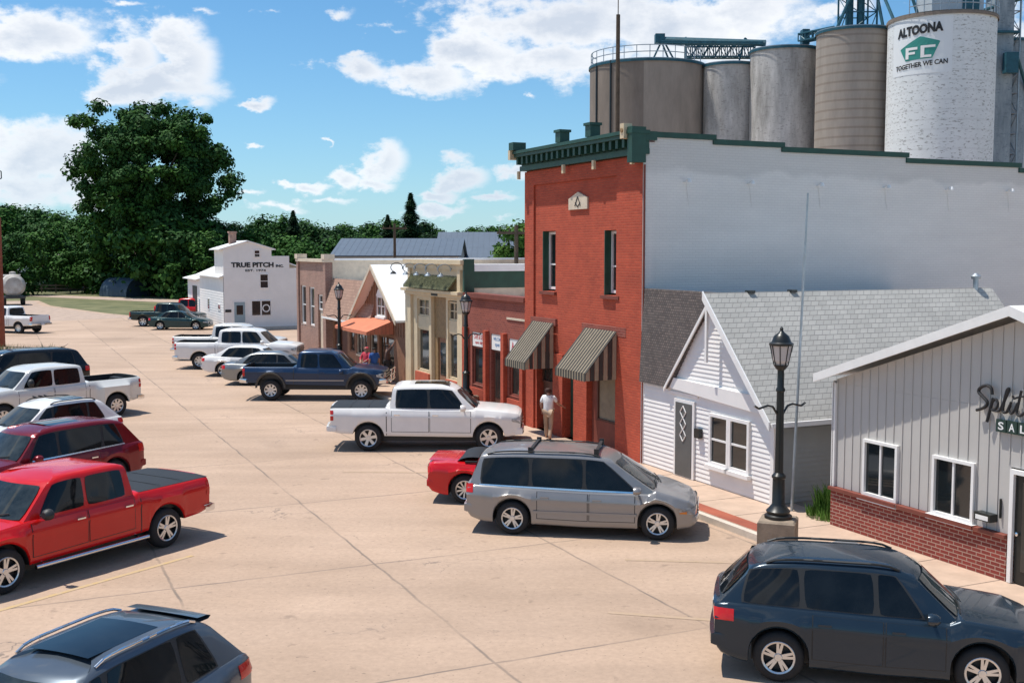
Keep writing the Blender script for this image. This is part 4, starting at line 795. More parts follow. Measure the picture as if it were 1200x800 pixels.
# ---------------------------------------------------------------- blue roofed sheds behind the shops
mat('blue_roof', (.085, .115, .155), .55, var=.08, vscale=.8); mat('shed_wall', (.32, .32, .31), .7, var=.1)
def shed(name, label, xa, xb, Z, zr, ze, dep):
    t = thing(name, label, 'building', ((xa + xb) / 2, Z, 0)); OFF[t.name] = ((xa + xb) / 2, Z, 0)
    m1 = M(); m1.box(xa, xb, Z, Z + .2, 0, ze); 
    m1.slab([(xa, Z + .203, 0), (xa, Z + 2 * dep, 0), (xa, Z + 2 * dep, ze - .05), (xa, Z + dep, zr - .1), (xa, Z + .203, ze - .05)], (.2, 0, 0)); m1.slab([(xb - .2, Z + .203, 0), (xb - .2, Z + 2 * dep, 0), (xb - .2, Z + 2 * dep, ze), (xb - .2, Z + dep, zr - .1), (xb - .2, Z + .203, ze)], (.2, 0, 0)); m1.build('wall', 'shed_wall', t)
    m2 = M(); m2.slab([(xa - .3, Z - .5, ze - .1), (xb + .3, Z - .5, ze - .1), (xb + .3, Z + dep, zr), (xa - .3, Z + dep, zr)], (0, 0, .1)); m2.slab([(xa - .3, Z + dep + .003, zr), (xb + .3, Z + dep + .003, zr), (xb + .3, Z + 2 * dep + .5, ze - .1), (xa - .3, Z + 2 * dep + .5, ze - .1)], (0, 0, .1))
    k = xa
    while k < xb: m2.slab([(k, Z - .5, ze), (k + .04, Z - .5, ze), (k + .04, Z + dep, zr + .1), (k, Z + dep, zr + .1)], (0, 0, .02)); k += .6
    m2.build('roof', 'blue_roof', t); return t
shed('shed', 'long low blue-roofed shed beyond the shop roofs', -16.6, -5.0, 105, 7.05, 5.5, 7)
shed('shed', 'taller blue-roofed shed beside the sunny maple, right of the long shed', -7.9, 2.5, 118, 7.9, 4.9, 8)
t = thing('quonset_hut', 'dark blue quonset hut under the cottonwood tree', 'building', (-50.5, 147, 0), rad(-35))
m1 = M(); n_ = 14; m1.add([(xx, 1.9 * math.cos(math.pi * k / n_), 2.4 * math.sin(math.pi * k / n_) + .0) for xx in (-2.8, 2.8) for k in range(n_ + 1)], [(k, k + 1, k + n_ + 2, k + n_ + 1) for k in range(n_)]); m1.build('shell', mat('quonset_blue', (.035, .06, .085), .5), t, smooth=40)
for xe in (2.7, -2.7): m1 = M(); m1.add([(xe, 1.85 * math.cos(math.pi * k / n_), 2.35 * math.sin(math.pi * k / n_)) for k in range(n_ + 1)], [tuple(range(n_ + 1))]); m1.build('end_wall', 'quonset_blue', t)
for k, (u, Z, w, lab) in enumerate(((68, 172, 7, 'small grey house glimpsed through trees behind the tanker trailer'), (36, 176, 6, 'pale house glimpsed between trees near the left edge'))):
    x = hx(u, Z); t = thing('house', lab, 'house', (x, Z, 0)); m1 = M(); m1.box(-w / 2, w / 2, 0, 6, 0, 3.0); m1.slab([(-w / 2, 0, 3.003), (w / 2, 0, 3.003), (0, 0, 5.2)], (0, 6, 0)); m1.build('wall', 'vinyl_white', t)
    m1 = M(); m1.slab([(-w / 2 - .4, -.4, 2.9), (0, -.4, 5.35), (0, 6.4, 5.35), (-w / 2 - .4, 6.4, 2.9)], (0, 0, .1)); m1.slab([(w / 2 + .4, -.4, 2.9), (.003, -.4, 5.35), (.003, 6.4, 5.35), (w / 2 + .4, 6.4, 2.9)], (0, 0, .1)); m1.build('roof', 'asphalt_roof', t)
    m1 = M(); m1.box(-1.8, -.8, -.06, -.003, 1.2, 2.3); m1.build('window', 'dark_glass', t); m1 = M(); m1.box(.9, 1.9, -.06, -.003, 1.2, 2.3); m1.build('window', 'dark_glass', t)
m1 = M(); ft = thing('wooden_fence', 'weathered low wooden fence along the grass under the trees', 'fence', (-66, 158, 0))
for z in (.5, .95): m1.box(-22, 14, 0, .05, z, z + .22)
m1.build('rail', mat('old_wood', (.16, .12, .10), .9, var=.3), ft)
for k in range(19): m1 = M(); m1.box(-22 + k * 2 - .07, -22 + k * 2 + .07, .053, .18, 0, 1.3); m1.build('post', 'old_wood', ft)

# ---------------------------------------------------------------- grain elevator
def silo_mat(name, c1, c2, ring=.0, period=1.0, flake=0, fc=(.3, .25, .2)):
    m = bpy.data.materials.new(name); m.use_nodes = True; t = m.node_tree; b = t.nodes['Principled BSDF']; b.inputs['Roughness'].default_value = .9; MC[name] = m
    tcn = t.nodes.new('ShaderNodeTexCoord'); mp_ = t.nodes.new('ShaderNodeMapping'); mp_.inputs['Scale'].default_value = (1, 1, .25); t.links.new(tcn.outputs['Object'], mp_.inputs[0])
    n = t.nodes.new('ShaderNodeTexNoise'); n.inputs['Scale'].default_value = 1.1; n.inputs['Detail'].default_value = 10; n.inputs['Roughness'].default_value = .7; t.links.new(mp_.outputs[0], n.inputs['Vector'])
    r = t.nodes.new('ShaderNodeMapRange'); r.inputs[1].default_value = .32; r.inputs[2].default_value = .68; t.links.new(n.outputs[0], r.inputs[0])
    mi = t.nodes.new('ShaderNodeMix'); mi.data_type = 'RGBA'; mi.inputs[6].default_value = (*c1, 1); mi.inputs[7].default_value = (*c2, 1); t.links.new(r.outputs[0], mi.inputs[0]); out = mi.outputs[2]
    s = t.nodes.new('ShaderNodeSeparateXYZ'); t.links.new(tcn.outputs['Object'], s.inputs[0])
    if ring:
        f = t.nodes.new('ShaderNodeMath'); f.operation = 'FRACT'; d = t.nodes.new('ShaderNodeMath'); d.operation = 'DIVIDE'; d.inputs[1].default_value = period; t.links.new(s.outputs[2], d.inputs[0]); t.links.new(d.outputs[0], f.inputs[0])
        l = t.nodes.new('ShaderNodeMath'); l.operation = 'LESS_THAN'; l.inputs[1].default_value = .22; t.links.new(f.outputs[0], l.inputs[0])
        k = t.nodes.new('ShaderNodeMath'); k.operation = 'MULTIPLY'; k.inputs[1].default_value = ring; t.links.new(l.outputs[0], k.inputs[0])
        m2 = t.nodes.new('ShaderNodeMix'); m2.data_type = 'RGBA'; m2.inputs[7].default_value = (*fc, 1); t.links.new(k.outputs[0], m2.inputs[0]); t.links.new(out, m2.inputs[6]); out = m2.outputs[2]
    if flake:
        mp2 = t.nodes.new('ShaderNodeMapping'); mp2.inputs['Scale'].default_value = (3.6, 3.6, 9.5); t.links.new(tcn.outputs['Object'], mp2.inputs[0])
        n2 = t.nodes.new('ShaderNodeTexNoise'); n2.inputs['Scale'].default_value = 1.0; n2.inputs['Detail'].default_value = 6; n2.inputs['Roughness'].default_value = .6; t.links.new(mp2.outputs[0], n2.inputs['Vector'])
        r2 = t.nodes.new('ShaderNodeMapRange'); r2.inputs[1].default_value = .565; r2.inputs[2].default_value = .63; t.links.new(n2.outputs[0], r2.inputs[0])
        k = t.nodes.new('ShaderNodeMath'); k.operation = 'MULTIPLY'; k.inputs[1].default_value = flake; t.links.new(r2.outputs[0], k.inputs[0])
        m2 = t.nodes.new('ShaderNodeMix'); m2.data_type = 'RGBA'; m2.inputs[7].default_value = (*fc, 1); t.links.new(k.outputs[0], m2.inputs[0]); t.links.new(out, m2.inputs[6]); out = m2.outputs[2]
    t.links.new(out, b.inputs['Base Color'])
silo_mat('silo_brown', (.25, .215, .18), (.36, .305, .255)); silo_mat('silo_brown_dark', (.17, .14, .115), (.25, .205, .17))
silo_mat('silo_mottled', (.25, .24, .225), (.62, .60, .57), flake=.5, fc=(.20, .18, .17)); silo_mat('silo_ringed', (.28, .245, .21), (.39, .34, .29), ring=.42, period=.62, fc=(.18, .13, .10))
silo_mat('silo_white', (.66, .69, .69), (.75, .77, .77), ring=.10, period=.62, flake=.75, fc=(.22, .21, .20)); silo_mat('silo_clean', (.72, .75, .76), (.74, .77, .78))
silo_mat('silo_bluegrey', (.13, .17, .20), (.38, .43, .46), flake=.5, fc=(.10, .13, .16)); silo_mat('silo_galv', (.38, .43, .47), (.46, .51, .55), ring=.2, period=1.2, fc=(.3, .34, .37))
def silo(label, x, y, r, top_, m_, rim='steel_teal', dark=None):
    t = thing('grain_silo', label, 'silo', (x, y, 0)); n_ = 72
    for nm, a0, a1, mk in ([('shell', 0, n_, m_)] if not dark else [('shell', 0, n_, m_)]):
        mm = M(); mm.lathe([(r, 0), (r, top_)], (0, 0, 0), n_, cap=False)
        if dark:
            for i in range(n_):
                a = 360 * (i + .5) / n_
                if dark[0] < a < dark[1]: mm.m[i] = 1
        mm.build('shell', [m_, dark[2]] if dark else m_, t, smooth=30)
    mm = M(); mm.lathe([(r + .06, top_ - .12), (r + .06, top_ + .05), (.3, top_ + r * .06)], (0, 0, 0), 64); mm.build('roof', 'galv' if rim == 'steel_teal' else rim, t)
    mm = M(); mm.lathe([(r + .10, top_ - .2), (r + .10, top_ - .02)], (0, 0, 0), 64, cap=False); mm.build('rim', rim, t); return t
def railing(t, r, z, a0, a1, h=.95, n=28):
    mm = M(); pts = [(r * math.cos(rad(a0 + (a1 - a0) * i / n)), r * math.sin(rad(a0 + (a1 - a0) * i / n)), z) for i in range(n + 1)]
    for k, hh in enumerate((h, h * .5)): mm.path([(p[0], p[1], z + hh) for p in pts], .035, 5)
    for p in pts[::2]: mm.tube((p[0], p[1], z), (p[0], p[1], z + h), .03, 5)
    mm.build('railing', 'galv', t)
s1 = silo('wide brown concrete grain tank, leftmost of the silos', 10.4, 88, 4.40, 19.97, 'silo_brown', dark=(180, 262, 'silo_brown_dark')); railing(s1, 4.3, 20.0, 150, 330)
mm = M()
for a in (205, 226): mm.tube((4.45 * math.cos(rad(a)), 4.45 * math.sin(rad(a)), 0), (4.45 * math.cos(rad(a)), 4.45 * math.sin(rad(a)), 20), .07, 6)
mm.build('thin_tube', 'black_metal', s1)  # conduits up the tank side
silo('narrow mottled grey silo beside the wide brown tank', 16.35, 86, 1.95, 19.8, 'silo_mottled'); s2 = silo('mottled grey silo second from the brown tank, slightly taller', 20.01, 84, 2.5, 20.52, 'silo_mottled')
s3 = silo('tan brown silo with fine horizontal rings, left of the lettered white silo', 23.91, 80, 2.6, 21.1, 'silo_ringed')
s4 = silo('flaking white silo with painted lettering and teal pentagon emblem', 28.45, 76, 3.40, 21.1, 'silo_white', rim='silo_brown_dark')
silo('blue-grey streaked narrow silo right of the lettered white silo', 35.6, 82, 1.15, 20.9, 'silo_bluegrey'); s6 = silo('pale galvanised silo at the right edge of the picture', 39.9, 88, 1.6, 21.7, 'silo_galv', rim='galv')
silo('dark weathered narrow silo tucked between the white silo and the streaked one', 33.4, 81.5, 1.1, 21.8, 'silo_bluegrey')
# lettering wrapped round the white silo: fr(u metres left/right of the face, z)
face = math.atan2(-76, -28.67) - rad(14)
def cyl(p, z, e=.03):
    z = 17.6 + (z - 18.3) * .84; p = -.25 + p * 1.04; a = face + p / 3.40; return ((3.40 + e) * math.cos(a), (3.40 + e) * math.sin(a), z)
mm = M(); NN = 16
for i in range(NN): 
    a, b = -2.3 + 4.0 * i / NN, -2.3 + 4.0 * (i + 1) / NN; mm.quad(cyl(a, 17.9, .012), cyl(b, 17.9, .012), cyl(b, 22.2, .012), cyl(a, 22.2, .012))
mm.build('painted_panel', 'silo_clean', s4, fix=False)
mat('teal', (.03, .25, .21), .6, var=.05)
def ctext(s, p0, p1, z0, z1, m_, b=.03, e=.04, shear=0):
    v, f = text_pts(s, b); mm = M(); mm.add([cyl(p0 + u * (p1 - p0), z0 + w * (z1 - z0) + u * shear, e) for u, w in v], f); mm.build('lettering', m_, s4, fix=False)
ctext('ALTOONA', -1.85, 1.15, 20.75, 21.5, 'ink', .06, shear=.22); ctext('TOGETHER WE CAN', -1.95, 1.45, 18.3, 18.68, 'ink', .03, shear=.25)
pent = [(-1.60, 19.9), (-.20, 20.72), (1.0, 20.25), (.55, 19.02), (-1.15, 18.95)]
mm = M()
def pinside(z):     # left and right limits of the pentagon at height z
    xs = []
    for (a, b), (c, d_) in zip(pent, pent[1:] + pent[:1]):
        if (b - z) * (d_ - z) <= 0 and b != d_: xs.append(a + (z - b) / (d_ - b) * (c - a))
    return (min(xs), max(xs)) if len(xs) > 1 else None
zz = 18.96
while zz < 20.70:
    A, B = pinside(zz), pinside(zz + .06)
    if A and B:
        for k in range(6): mm.quad(cyl(A[0] + (A[1] - A[0]) * k / 6, zz), cyl(A[0] + (A[1] - A[0]) * (k + 1) / 6, zz), cyl(B[0] + (B[1] - B[0]) * (k + 1) / 6, zz + .06), cyl(B[0] + (B[1] - B[0]) * k / 6, zz + .06))
    zz += .06
mm.build('emblem', 'teal', s4, fix=False)
mm = M()
for (a, b, c, d_) in ((-1.15, -.93, 19.10, 19.95), (-.93, -.35, 19.75, 19.95), (-.93, -.5, 19.42, 19.60), (-.15, .08, 19.1, 20.0), (.08, .72, 19.82, 20.0), (.08, .50, 19.1, 19.28)): mm.quad(cyl(a, c, .045), cyl((a + b) / 2, c, .045), cyl((a + b) / 2, d_, .045), cyl(a, d_, .045)); mm.quad(cyl((a + b) / 2, c, .045), cyl(b, c, .045), cyl(b, d_, .045), cyl((a + b) / 2, d_, .045))
mm.build('emblem_letters', 'sign_white', s4, fix=False)
# steel on top
def truss(name, label, a, b, w, h, m_='steel_teal', seg=10, cat='conveyor'):
    a = Vector(a); b = Vector(b); t = thing(name, label, cat, tuple(a)); OFF[t.name] = tuple(a); d = (b - a).normalized(); s_ = d.cross(Vector((0, 0, 1)));
    if s_.length < .1: s_ = Vector((1, 0, 0)); upv = Vector((0, 1, 0))
    else: s_.normalize(); upv = Vector((0, 0, 1))
    cor = [s_ * w / 2, -s_ * w / 2, s_ * w / 2 + upv * h, -s_ * w / 2 + upv * h]
    m1 = M()
    for c in cor: m1.tube(a + c, b + c, .07, 5)
    m1.build('chord', m_, t); m1 = M()
    for i in range(seg):
        p, q = a.lerp(b, i / seg), a.lerp(b, (i + 1) / seg)
        for c0, c1 in ((cor[0], cor[2]), (cor[1], cor[3]), (cor[0], cor[1]), (cor[2], cor[3])): m1.tube(p + c0, p + c1, .045, 4); m1.tube(p + (c0 if i % 2 else c1), q + (c1 if i % 2 else c0), .035, 4)
    m1.build('lattice', m_, t); return t
def leg_on(t, pts, r=.07, m_='steel_teal', name='support'):
    for a, b in pts: m1 = M(); m1.tube(a, b, r, 6); m1.build(name, m_, t)
z1 = 19.9
cv = truss('conveyor_bridge', 'teal enclosed conveyor running over the wide brown tank to the mottled silo', (hx(770, 87), 87, hz(56, 87)), (hx(890, 84), 84, hz(57, 84)), .7, .1, seg=8)
m1 = M(); m1.tube((hx(768, 87), 87, hz(52, 87)), (hx(892, 84), 84, hz(56, 84)), .24, 8); m1.box(hx(766, 87) - .1, hx(773, 87) + .15, 86.6, 87.4, hz(56, 87), hz(46, 87)); m1.build('conveyor_tube', 'steel_teal', cv)
x_ = hx(772, 87); leg_on(cv, [((x_, 87, hz(54, 87)), (x_ - .9, 86.4, z1)), ((x_, 87, hz(54, 87)), (x_ + .9, 87.6, z1)), ((x_ + .2, 87, hz(54, 87)), (x_ + 1.1, 86.4, z1)), ((hx(800, 87), 87, hz(49, 87)), (hx(800, 87), 87, z1)), ((hx(868, 85), 85, hz(50, 85)), (hx(862, 85), 85, 20)), ((hx(868, 85), 85, hz(50, 85)), (hx(880, 85), 85, 20.9))])
c2 = truss('conveyor_bridge', 'low teal catwalk with railings crossing behind the tank rim', (hx(800, 90), 90, hz(72, 90)), (hx(880, 90), 90, hz(72, 90)), .9, .9, seg=12)
c3 = truss('conveyor_bridge', 'short teal conveyor joining the mottled silo to the ringed tan silo', (hx(934, 83), 83, hz(54, 83)), (hx(975, 80), 80, hz(46, 80)), .8, .5, seg=5)
m1 = M(); m1.box(hx(933, 83), hx(941, 83), 82.6, 83.4, hz(58, 83), hz(41, 83)); m1.build('drive_box', 'steel_teal', c3)
tw = truss('elevator_tower', 'teal steel tower with crossed legs above the ringed tan silo', (hx(1002, 80), 80, 21.1), (hx(1002, 80), 80, 31), 2.1, 2.1, seg=7, cat='tower')
m1 = M()
for u in (990, 1003): m1.tube((hx(u, 80), 80.5, 21.1), (hx(u, 80), 80.5, 31), .28, 8)
m1.build('lift_leg', 'steel_teal', tw)
leg_on(tw, [((hx(970, 80), 79.5, 21.1), (hx(996, 80), 80, 24.6)), ((hx(1012, 80), 80, 25.5), (hx(1040, 77), 77, 21.2)), ((hx(1022, 80), 79, 21.1), (hx(1012, 80), 80, 25.5)), ((hx(1045, 77), 77, 25.2), (hx(1068, 76), 76, 21.2)), ((hx(966, 80), 80, 23.4), (hx(1005, 80), 80, 24.2))], .11, name='brace')
hh = thing('head_house', 'corrugated grey head house standing on the lettered white silo', 'building', (29.0, 76.5, 21.2)); m1 = M(); m1.box(-1.5, 1.9, -1.2, 1.6, 0, 4.5); m1.build('wall', 'silo_galv', hh); m1 = M(); m1.box(-1.7, 2.1, -1.4, 1.8, 4.503, 4.8); m1.build('roof', 'galv', hh)
m1 = M(); m1.box(.5, 1.6, -1.26, -1.203, .3, 3.4); m1.build('louvre', 'steel_teal', hh)
railing(s4, 3.5, 21.12, 215, 330, .9)
tw2 = truss('elevator_tower', 'grey lattice ladder tower beside the streaked blue-grey silo', (hx(1172, 80), 80, .1), (hx(1172, 80), 80, 31), 1.5, 1.5, 'galv', 22, 'tower'); leg_on(tw2, [((hx(1175, 80), 79.2, 19.5), (hx(1215, 84), 84, 14)), ((hx(1160, 80), 79.2, 10.2), (hx(1215, 80), 79.2, 12.2)), ((hx(1160, 80), 79.2, 9.6), (hx(1215, 80), 79.2, 11.6)), ((hx(1140, 80), 80, 22.6), (hx(1185, 80), 80, 23.4))], .12, name='brace')
m1 = M(); m1.box(hx(1172, 79.5) - .35, hx(1172, 79.5) + .5, 79.0, 79.6, 18.2, 19.6); m1.build('motor_box', 'steel_teal', tw2)
dk = thing('distributor_leg', 'tall blue-grey elevator casing rising behind the lettered white silo', 'tower', (34.2, 80.5, 0)); m1 = M(); m1.box(-.7, .7, -.7, .7, 0, 31); m1.build('casing', 'silo_bluegrey', dk); m1 = M(); m1.box(-1.0, 1.0, -1.0, 1.0, 24.2, 24.4); m1.box(-1.0, 1.0, -1.0, 1.0, 21, 21.15); m1.build('platform', 'steel_teal', dk)
# ================================================================ vehicles
mat('car_glass', (.004, .006, .008), .03, var=.5, vscale=1.6, spec=.35, col2=(.013, .016, .018)); mat('windscreen', (.008, .014, .015), .03, var=.5, vscale=1.8, spec=.5, col2=(.05, .06, .06))  # pane colours mottled to hint at reflections and dark interiors
mat('lamp_red', (.55, .015, .012), .15, var=.1, coat=1); mat('lamp_clear', (.10, .105, .11), .10, var=.3, vscale=9, coat=1, col2=(.62, .63, .63)); mat('lamp_amber', (.7, .22, .03), .15, var=0, coat=1)
mat('alloy', (.62, .63, .64), .28, .85, var=.1); mat('tonneau', (.010, .012, .014), .6, var=.1, bump=.2); mat('plate', (.55, .60, .66), .5, var=.1, vscale=20)
mat('cladding', (.05, .05, .05), .6, var=.1); mat('seat_cloth', (.25, .22, .19), .9)
WHEELS = {}
def wheel_meshes(r, w, style, rimcol):
    k = (r, w, style, rimcol)
    if k in WHEELS: return WHEELS[k]
    rr = r * (.66 if style != 'truck' else .60)
    ty = M(); ty.lathe([(rr - .02, -w / 2 + .01), (rr + .01, -w / 2), (r - .05, -w / 2), (r - .012, -w / 2 + .03), (r, -w / 2 + .07), (r, w / 2 - .07), (r - .012, w / 2 - .03), (r - .05, w / 2), (rr + .01, w / 2), (rr - .02, w / 2 - .01)], n=36, axis='y', cap=False)
    rim = M(); o = -w / 2      # outer face towards -y
    rim.lathe([(rr + .004, o + .006), (rr - .006, o - .004), (rr - .03, o + .006), (rr - .034, o + .10), (.001, o + .105)], n=36, axis='y', cap=False, m=1)
    for i in range(len(rim.f)):
        if i < 72: rim.m[i] = 0
    n = {'five': 5, 'six': 6, 'seven': 7, 'truck': 8, 'mesh': 10}[style]; sw = {'five': .085, 'six': .07, 'seven': .055, 'truck': .06, 'mesh': .035}[style] * r / .36
    for i in range(n):
        a = 2 * math.pi * i / n + .2; c, s = math.cos(a), math.sin(a); pr = lambda q, t: (q * c - t * s, q * s + t * c)
        A = [pr(.03, -sw * .5), pr(.03, sw * .5), pr(rr - .012, sw * .62), pr(rr - .012, -sw * .62)]
        if style == 'five':   # split wedge
            A = [pr(.03, -sw * .36), pr(.03, sw * .36), pr(rr - .012, sw * .62), pr(rr - .012, sw * .18), pr(rr * .45, 0), pr(rr - .012, -sw * .18), pr(rr - .012, -sw * .62)]
        rim.slab([(p[0], o + .012 + .02 * (1 - math.hypot(*p) / rr), p[1]) for j, p in enumerate(A)], (0, .03, 0), m=0)
    rim.lathe([(.001, o + .012), (.05, o + .014), (.062, o + .03), (.062, o + .07)], n=16, axis='y', cap=False, m=0)
    hub = M(); hub.lathe([(.001, o + .12), (rr * .75, o + .12), (rr * .75, w / 2 - .02), (.001, w / 2 - .02)], n=20, axis='y', cap=False)
    WHEELS[k] = (hub.build('wheel', 'cladding', mesh_only=True), ty.build('tyre', 'rubber', mesh_only=True, smooth=50), rim.build('rim', [rimcol, 'plastic_black'], mesh_only=True, smooth=30))
    return WHEELS[k]

def lerp(a, b, t): return a + (b - a) * t
def car(name, label, cat, near, heading, side, S, col, group=None, metal=.0, glass='car_glass'):
    """near = ground contact of the near rear tyre (outer face); side 'R' or 'L' is the side towards the camera"""
    L, W, H, WB, FO = S['L'], S['W'], S['H'], S['WB'], S['FO']; RO = L - WB - FO; xr, xf = -RO, WB + FO; wr = S.get('wr', .36); hw0 = W / 2
    lift = S.get('lift', 0); th = rad(heading); nx, ny = (-math.sin(th), math.cos(th)) if side == 'R' else (math.sin(th), -math.cos(th))
    t = thing(name, label, cat, (near[0] + nx * (hw0 - .03), near[1] + ny * (hw0 - .03), 0), th, group)
    pm = 'paint_' + col if 'paint_' + col in MC else None
    paintm = MC[pm]
    top = S['top']; bot = S['bot']; TX = [p[0] for p in top]; TZ = [p[1] + lift for p in top]; BX = [p[0] for p in bot]; BZ = [p[1] + lift for p in bot]
    topz = lambda x: float(np.interp(x, TX, TZ)); R = wr + S.get('archgap', .06)
    def botz(x):
        z = float(np.interp(x, BX, BZ))
        for xc in (0, WB):
            if abs(x - xc) < R: z = max(z, wr + lift * .0 + math.sqrt(max(0, R * R - (x - xc) ** 2)) * 1.02 + S.get('archup', 0))
        return z
    flare = S.get('flare', [(0, .52, .022), (WB, .52, .022)])
    def hwf(x):
        e = min(x - xr, 99); f = min(xf - x, 99); k = 1.0
        if e < .5: k *= 1 - S.get('tr', .06) * (1 - e / .5) ** 2.2
        if f < .75: k *= 1 - S.get('tf', .16) * (1 - f / .75) ** 2.0
        w = hw0 * k
        return w
    def flr(x): return max([0] + [amt * min(1, (1 - abs(x - xc) / ww) * 4) for xc, ww, amt in flare if abs(x - xc) < ww])
    gh = S.get('gh'); bed = S.get('bed'); cockpit = S.get('cockpit')
    xs = set(np.arange(xr, xf, .11).tolist()) | {xr, xr + .03, xf - .03, xf - .08, xf}
    for xc in (0, WB):
        for k in range(13): xs.add(xc + R * math.cos(math.pi * k / 12) * .9999)
        xs |= {xc - R - .001, xc + R + .001}
    for p in TX: xs.add(p)
    pits = [q for q in (bed, cockpit) if q]
    for q in pits: xs |= {q[0] - .001, q[0] + .001, q[1] - .001, q[1] + .001}
    xs = sorted(x for x in xs if xr <= x <= xf); xx = [xs[0]]
    for x in xs[1:]:
        if x - xx[-1] > .0008: xx.append(x)
    def prof(x):
        w = hwf(x); zl = botz(x); zt = topz(x); zs = float(np.interp(x, BX, BZ)); tmb = S.get('tumble', .10)
        z1 = zl + .03; z2 = max(z1 + .02, zs + .12); z3 = max(z2 + .02, lerp(zs, zt, .60)); z4 = max(z3 + .015, zt - .13); z5 = max(z4 + .01, zt - .035); 
        if z5 > zt - .004: zt = z5 + .004
        zc1 = lerp(z3, z4, .55); fl = flr(x); side = [(w - .065 + fl, zl), (w - .035 + fl, z1), (w - .022 + fl, z2), (w - .020 + fl, z3), (w + fl * .9, zc1), (w - .030 + fl * .35, z4), (w - .062, z5), (w - .10, zt)]
        pit = next((q for q in pits if q[0] <= x <= q[1]), None)
        if pit: tail = [(w - .15, zt), (w - .17, pit[2] + lift + .02), (w - .20, pit[2] + lift), (0, pit[2] + lift)]
        else: tail = [(w - .15, zt + .004), (w - .22, zt + .016), (w * .5, zt + .034), (0, zt + .042)]
        return [(0, zl), (w - .20, zl)] + side + tail
    P = [prof(x) for x in xx]; n = len(P[0]); mm = M(); nose = S.get('nose', .09)
    def row(i):
        x = xx[i]; half = P[i]; out = []
        for y, z in half[::-1]: out.append((y, z))
        full = [(-y, z) for y, z in half] + [(y, z) for y, z in half[::-1]][1:-1]
        # sweep the ends into a gentle curve in plan
        r = []
        for y, z in full:
            d = 0
            if x > xf - .5: d = -nose * (abs(y) / hw0) ** 3 * ((x - (xf - .5)) / .5)
            if x < xr + .4: d = nose * .7 * (abs(y) / hw0) ** 3 * (((xr + .4) - x) / .4)
            r.append((x + d, y, z))
        return r
    rows = [row(i) for i in range(len(xx))]; k = len(rows[0]); V = [p for r in rows for p in r]; F = []; MI = []
    for i in range(len(rows) - 1):
        for j in range(k):
            F.append((i * k + j, i * k + (j + 1) % k, (i + 1) * k + (j + 1) % k, (i + 1) * k + j))
            jj = j if j < n - 1 else 2 * (n - 1) - 1 - j
            MI.append(1 if jj <= 1 else (2 if jj in (2, 3) and S.get('clad') else (1 if (jj >= 10 and any(q[0] - .002 <= xx[i] and xx[i + 1] <= q[1] + .002 for q in pits)) else 0)))
    F += [tuple(range(k))[::-1], tuple((len(rows) - 1) * k + j for j in range(k))]; MI += [0, 0]
    mm.add(V, F, MI)
    def side_y(x, z):
        p = prof(x)[2:10]; zz = [q[1] for q in p]; yy = [q[0] for q in p]; return float(np.interp(z, zz, yy))
    def end_shift(x, y):
        if x > xf - .5: return -nose * (abs(y) / hw0) ** 3 * ((x - (xf - .5)) / .5)
        if x < xr + .4: return nose * .7 * (abs(y) / hw0) ** 3 * (((xr + .4) - x) / .4)
        return 0
    # ---- greenhouse
    if gh:
        xa, xb, xc_, xd = gh[:4]; zr = H; wb = hw0 - S.get('wb', .09); wt = hw0 - S.get('wt', .27); bf = S.get('bf', .14); br_ = S.get('br', .07); fo = S.get('fo', .06)
        LV = [(0, 0), (.2, 0), (.4, 0), (.6, 0), (.80, 0), (.90, .010), (.96, .035), (1.0, .10)]
        rz = lambda a: zr - S.get('rf', .07) * max(0, (.30 - a) / .30) ** 2 - S.get('rb', .07) * max(0, (a - .62) / .38) ** 2
        zb = lambda x: topz(x) - .015
        def Sd(x, tt, sg, off=0, ins=0):
            x0, x1 = lerp(xd, xc_, tt), lerp(xa, xb, tt); a = min(1, max(0, (x1 - x) / (x1 - x0))); g = 1 - .05 * abs(2 * a - 1) ** 3
            y = lerp(wb, wt, tt) * g - ins; ab = a; xbse = lerp(xa, xd, a); return (x, sg * (y + off), lerp(zb(xbse), rz(a), tt) + off * .3)
        def Fr(q, tt, off=0, ins=0):
            y = q * (lerp(wb, wt, tt) * .95 - ins); return (lerp(xa, xb, tt) + bf * (1 - q * q) - ins * 1.6 + off, y, lerp(zb(xa), rz(0), tt) + off * .8)
        def Rr(q, tt, off=0, ins=0):
            y = q * (lerp(wb, wt, tt) * .95 - ins); return (lerp(xd, xc_, tt) - br_ * (1 - q * q) + ins * 1.2 - off, y, lerp(zb(xd), rz(1), tt) + off * .4)
        qs = [-1, -.8, -.5, 0, .5, .8, 1]; asx = [.03, .08, .15, .25, .35, .45, .55, .65, .75, .85, .92, .97]
        G_ = []
        for tt, ins in LV:
            r = [Fr(q, tt, 0, ins) for q in qs]
            x1, x0 = lerp(xa, xb, tt) - ins, lerp(xd, xc_, tt) + ins
            r += [Sd(lerp(x1, x0, a), tt, 1, 0, ins) for a in asx] + [Rr(-q, tt, 0, ins) for q in qs] + [Sd(lerp(x1, x0, a), tt, -1, 0, ins) for a in asx[::-1]]
            G_.append(r)
        kk = len(G_[0]); cx = sum(p[0] for p in G_[-1]) / kk; cz = zr + .012
        r1 = [(cx + (p[0] - cx) * .82, p[1] * .72, lerp(p[2], cz, .6)) for p in G_[-1]]; r2 = [(cx + (p[0] - cx) * .5, p[1] * .3, lerp(p[2], cz, .95)) for p in G_[-1]]
        G_ += [r1, r2]; v = [p for r in G_ for p in r]
        f = [(i * kk + j, i * kk + (j + 1) % kk, (i + 1) * kk + (j + 1) % kk, (i + 1) * kk + j) for i in range(len(G_) - 1) for j in range(kk)] + [tuple((len(G_) - 1) * kk + j for j in range(kk))]
        mm.add(v, f, 0)
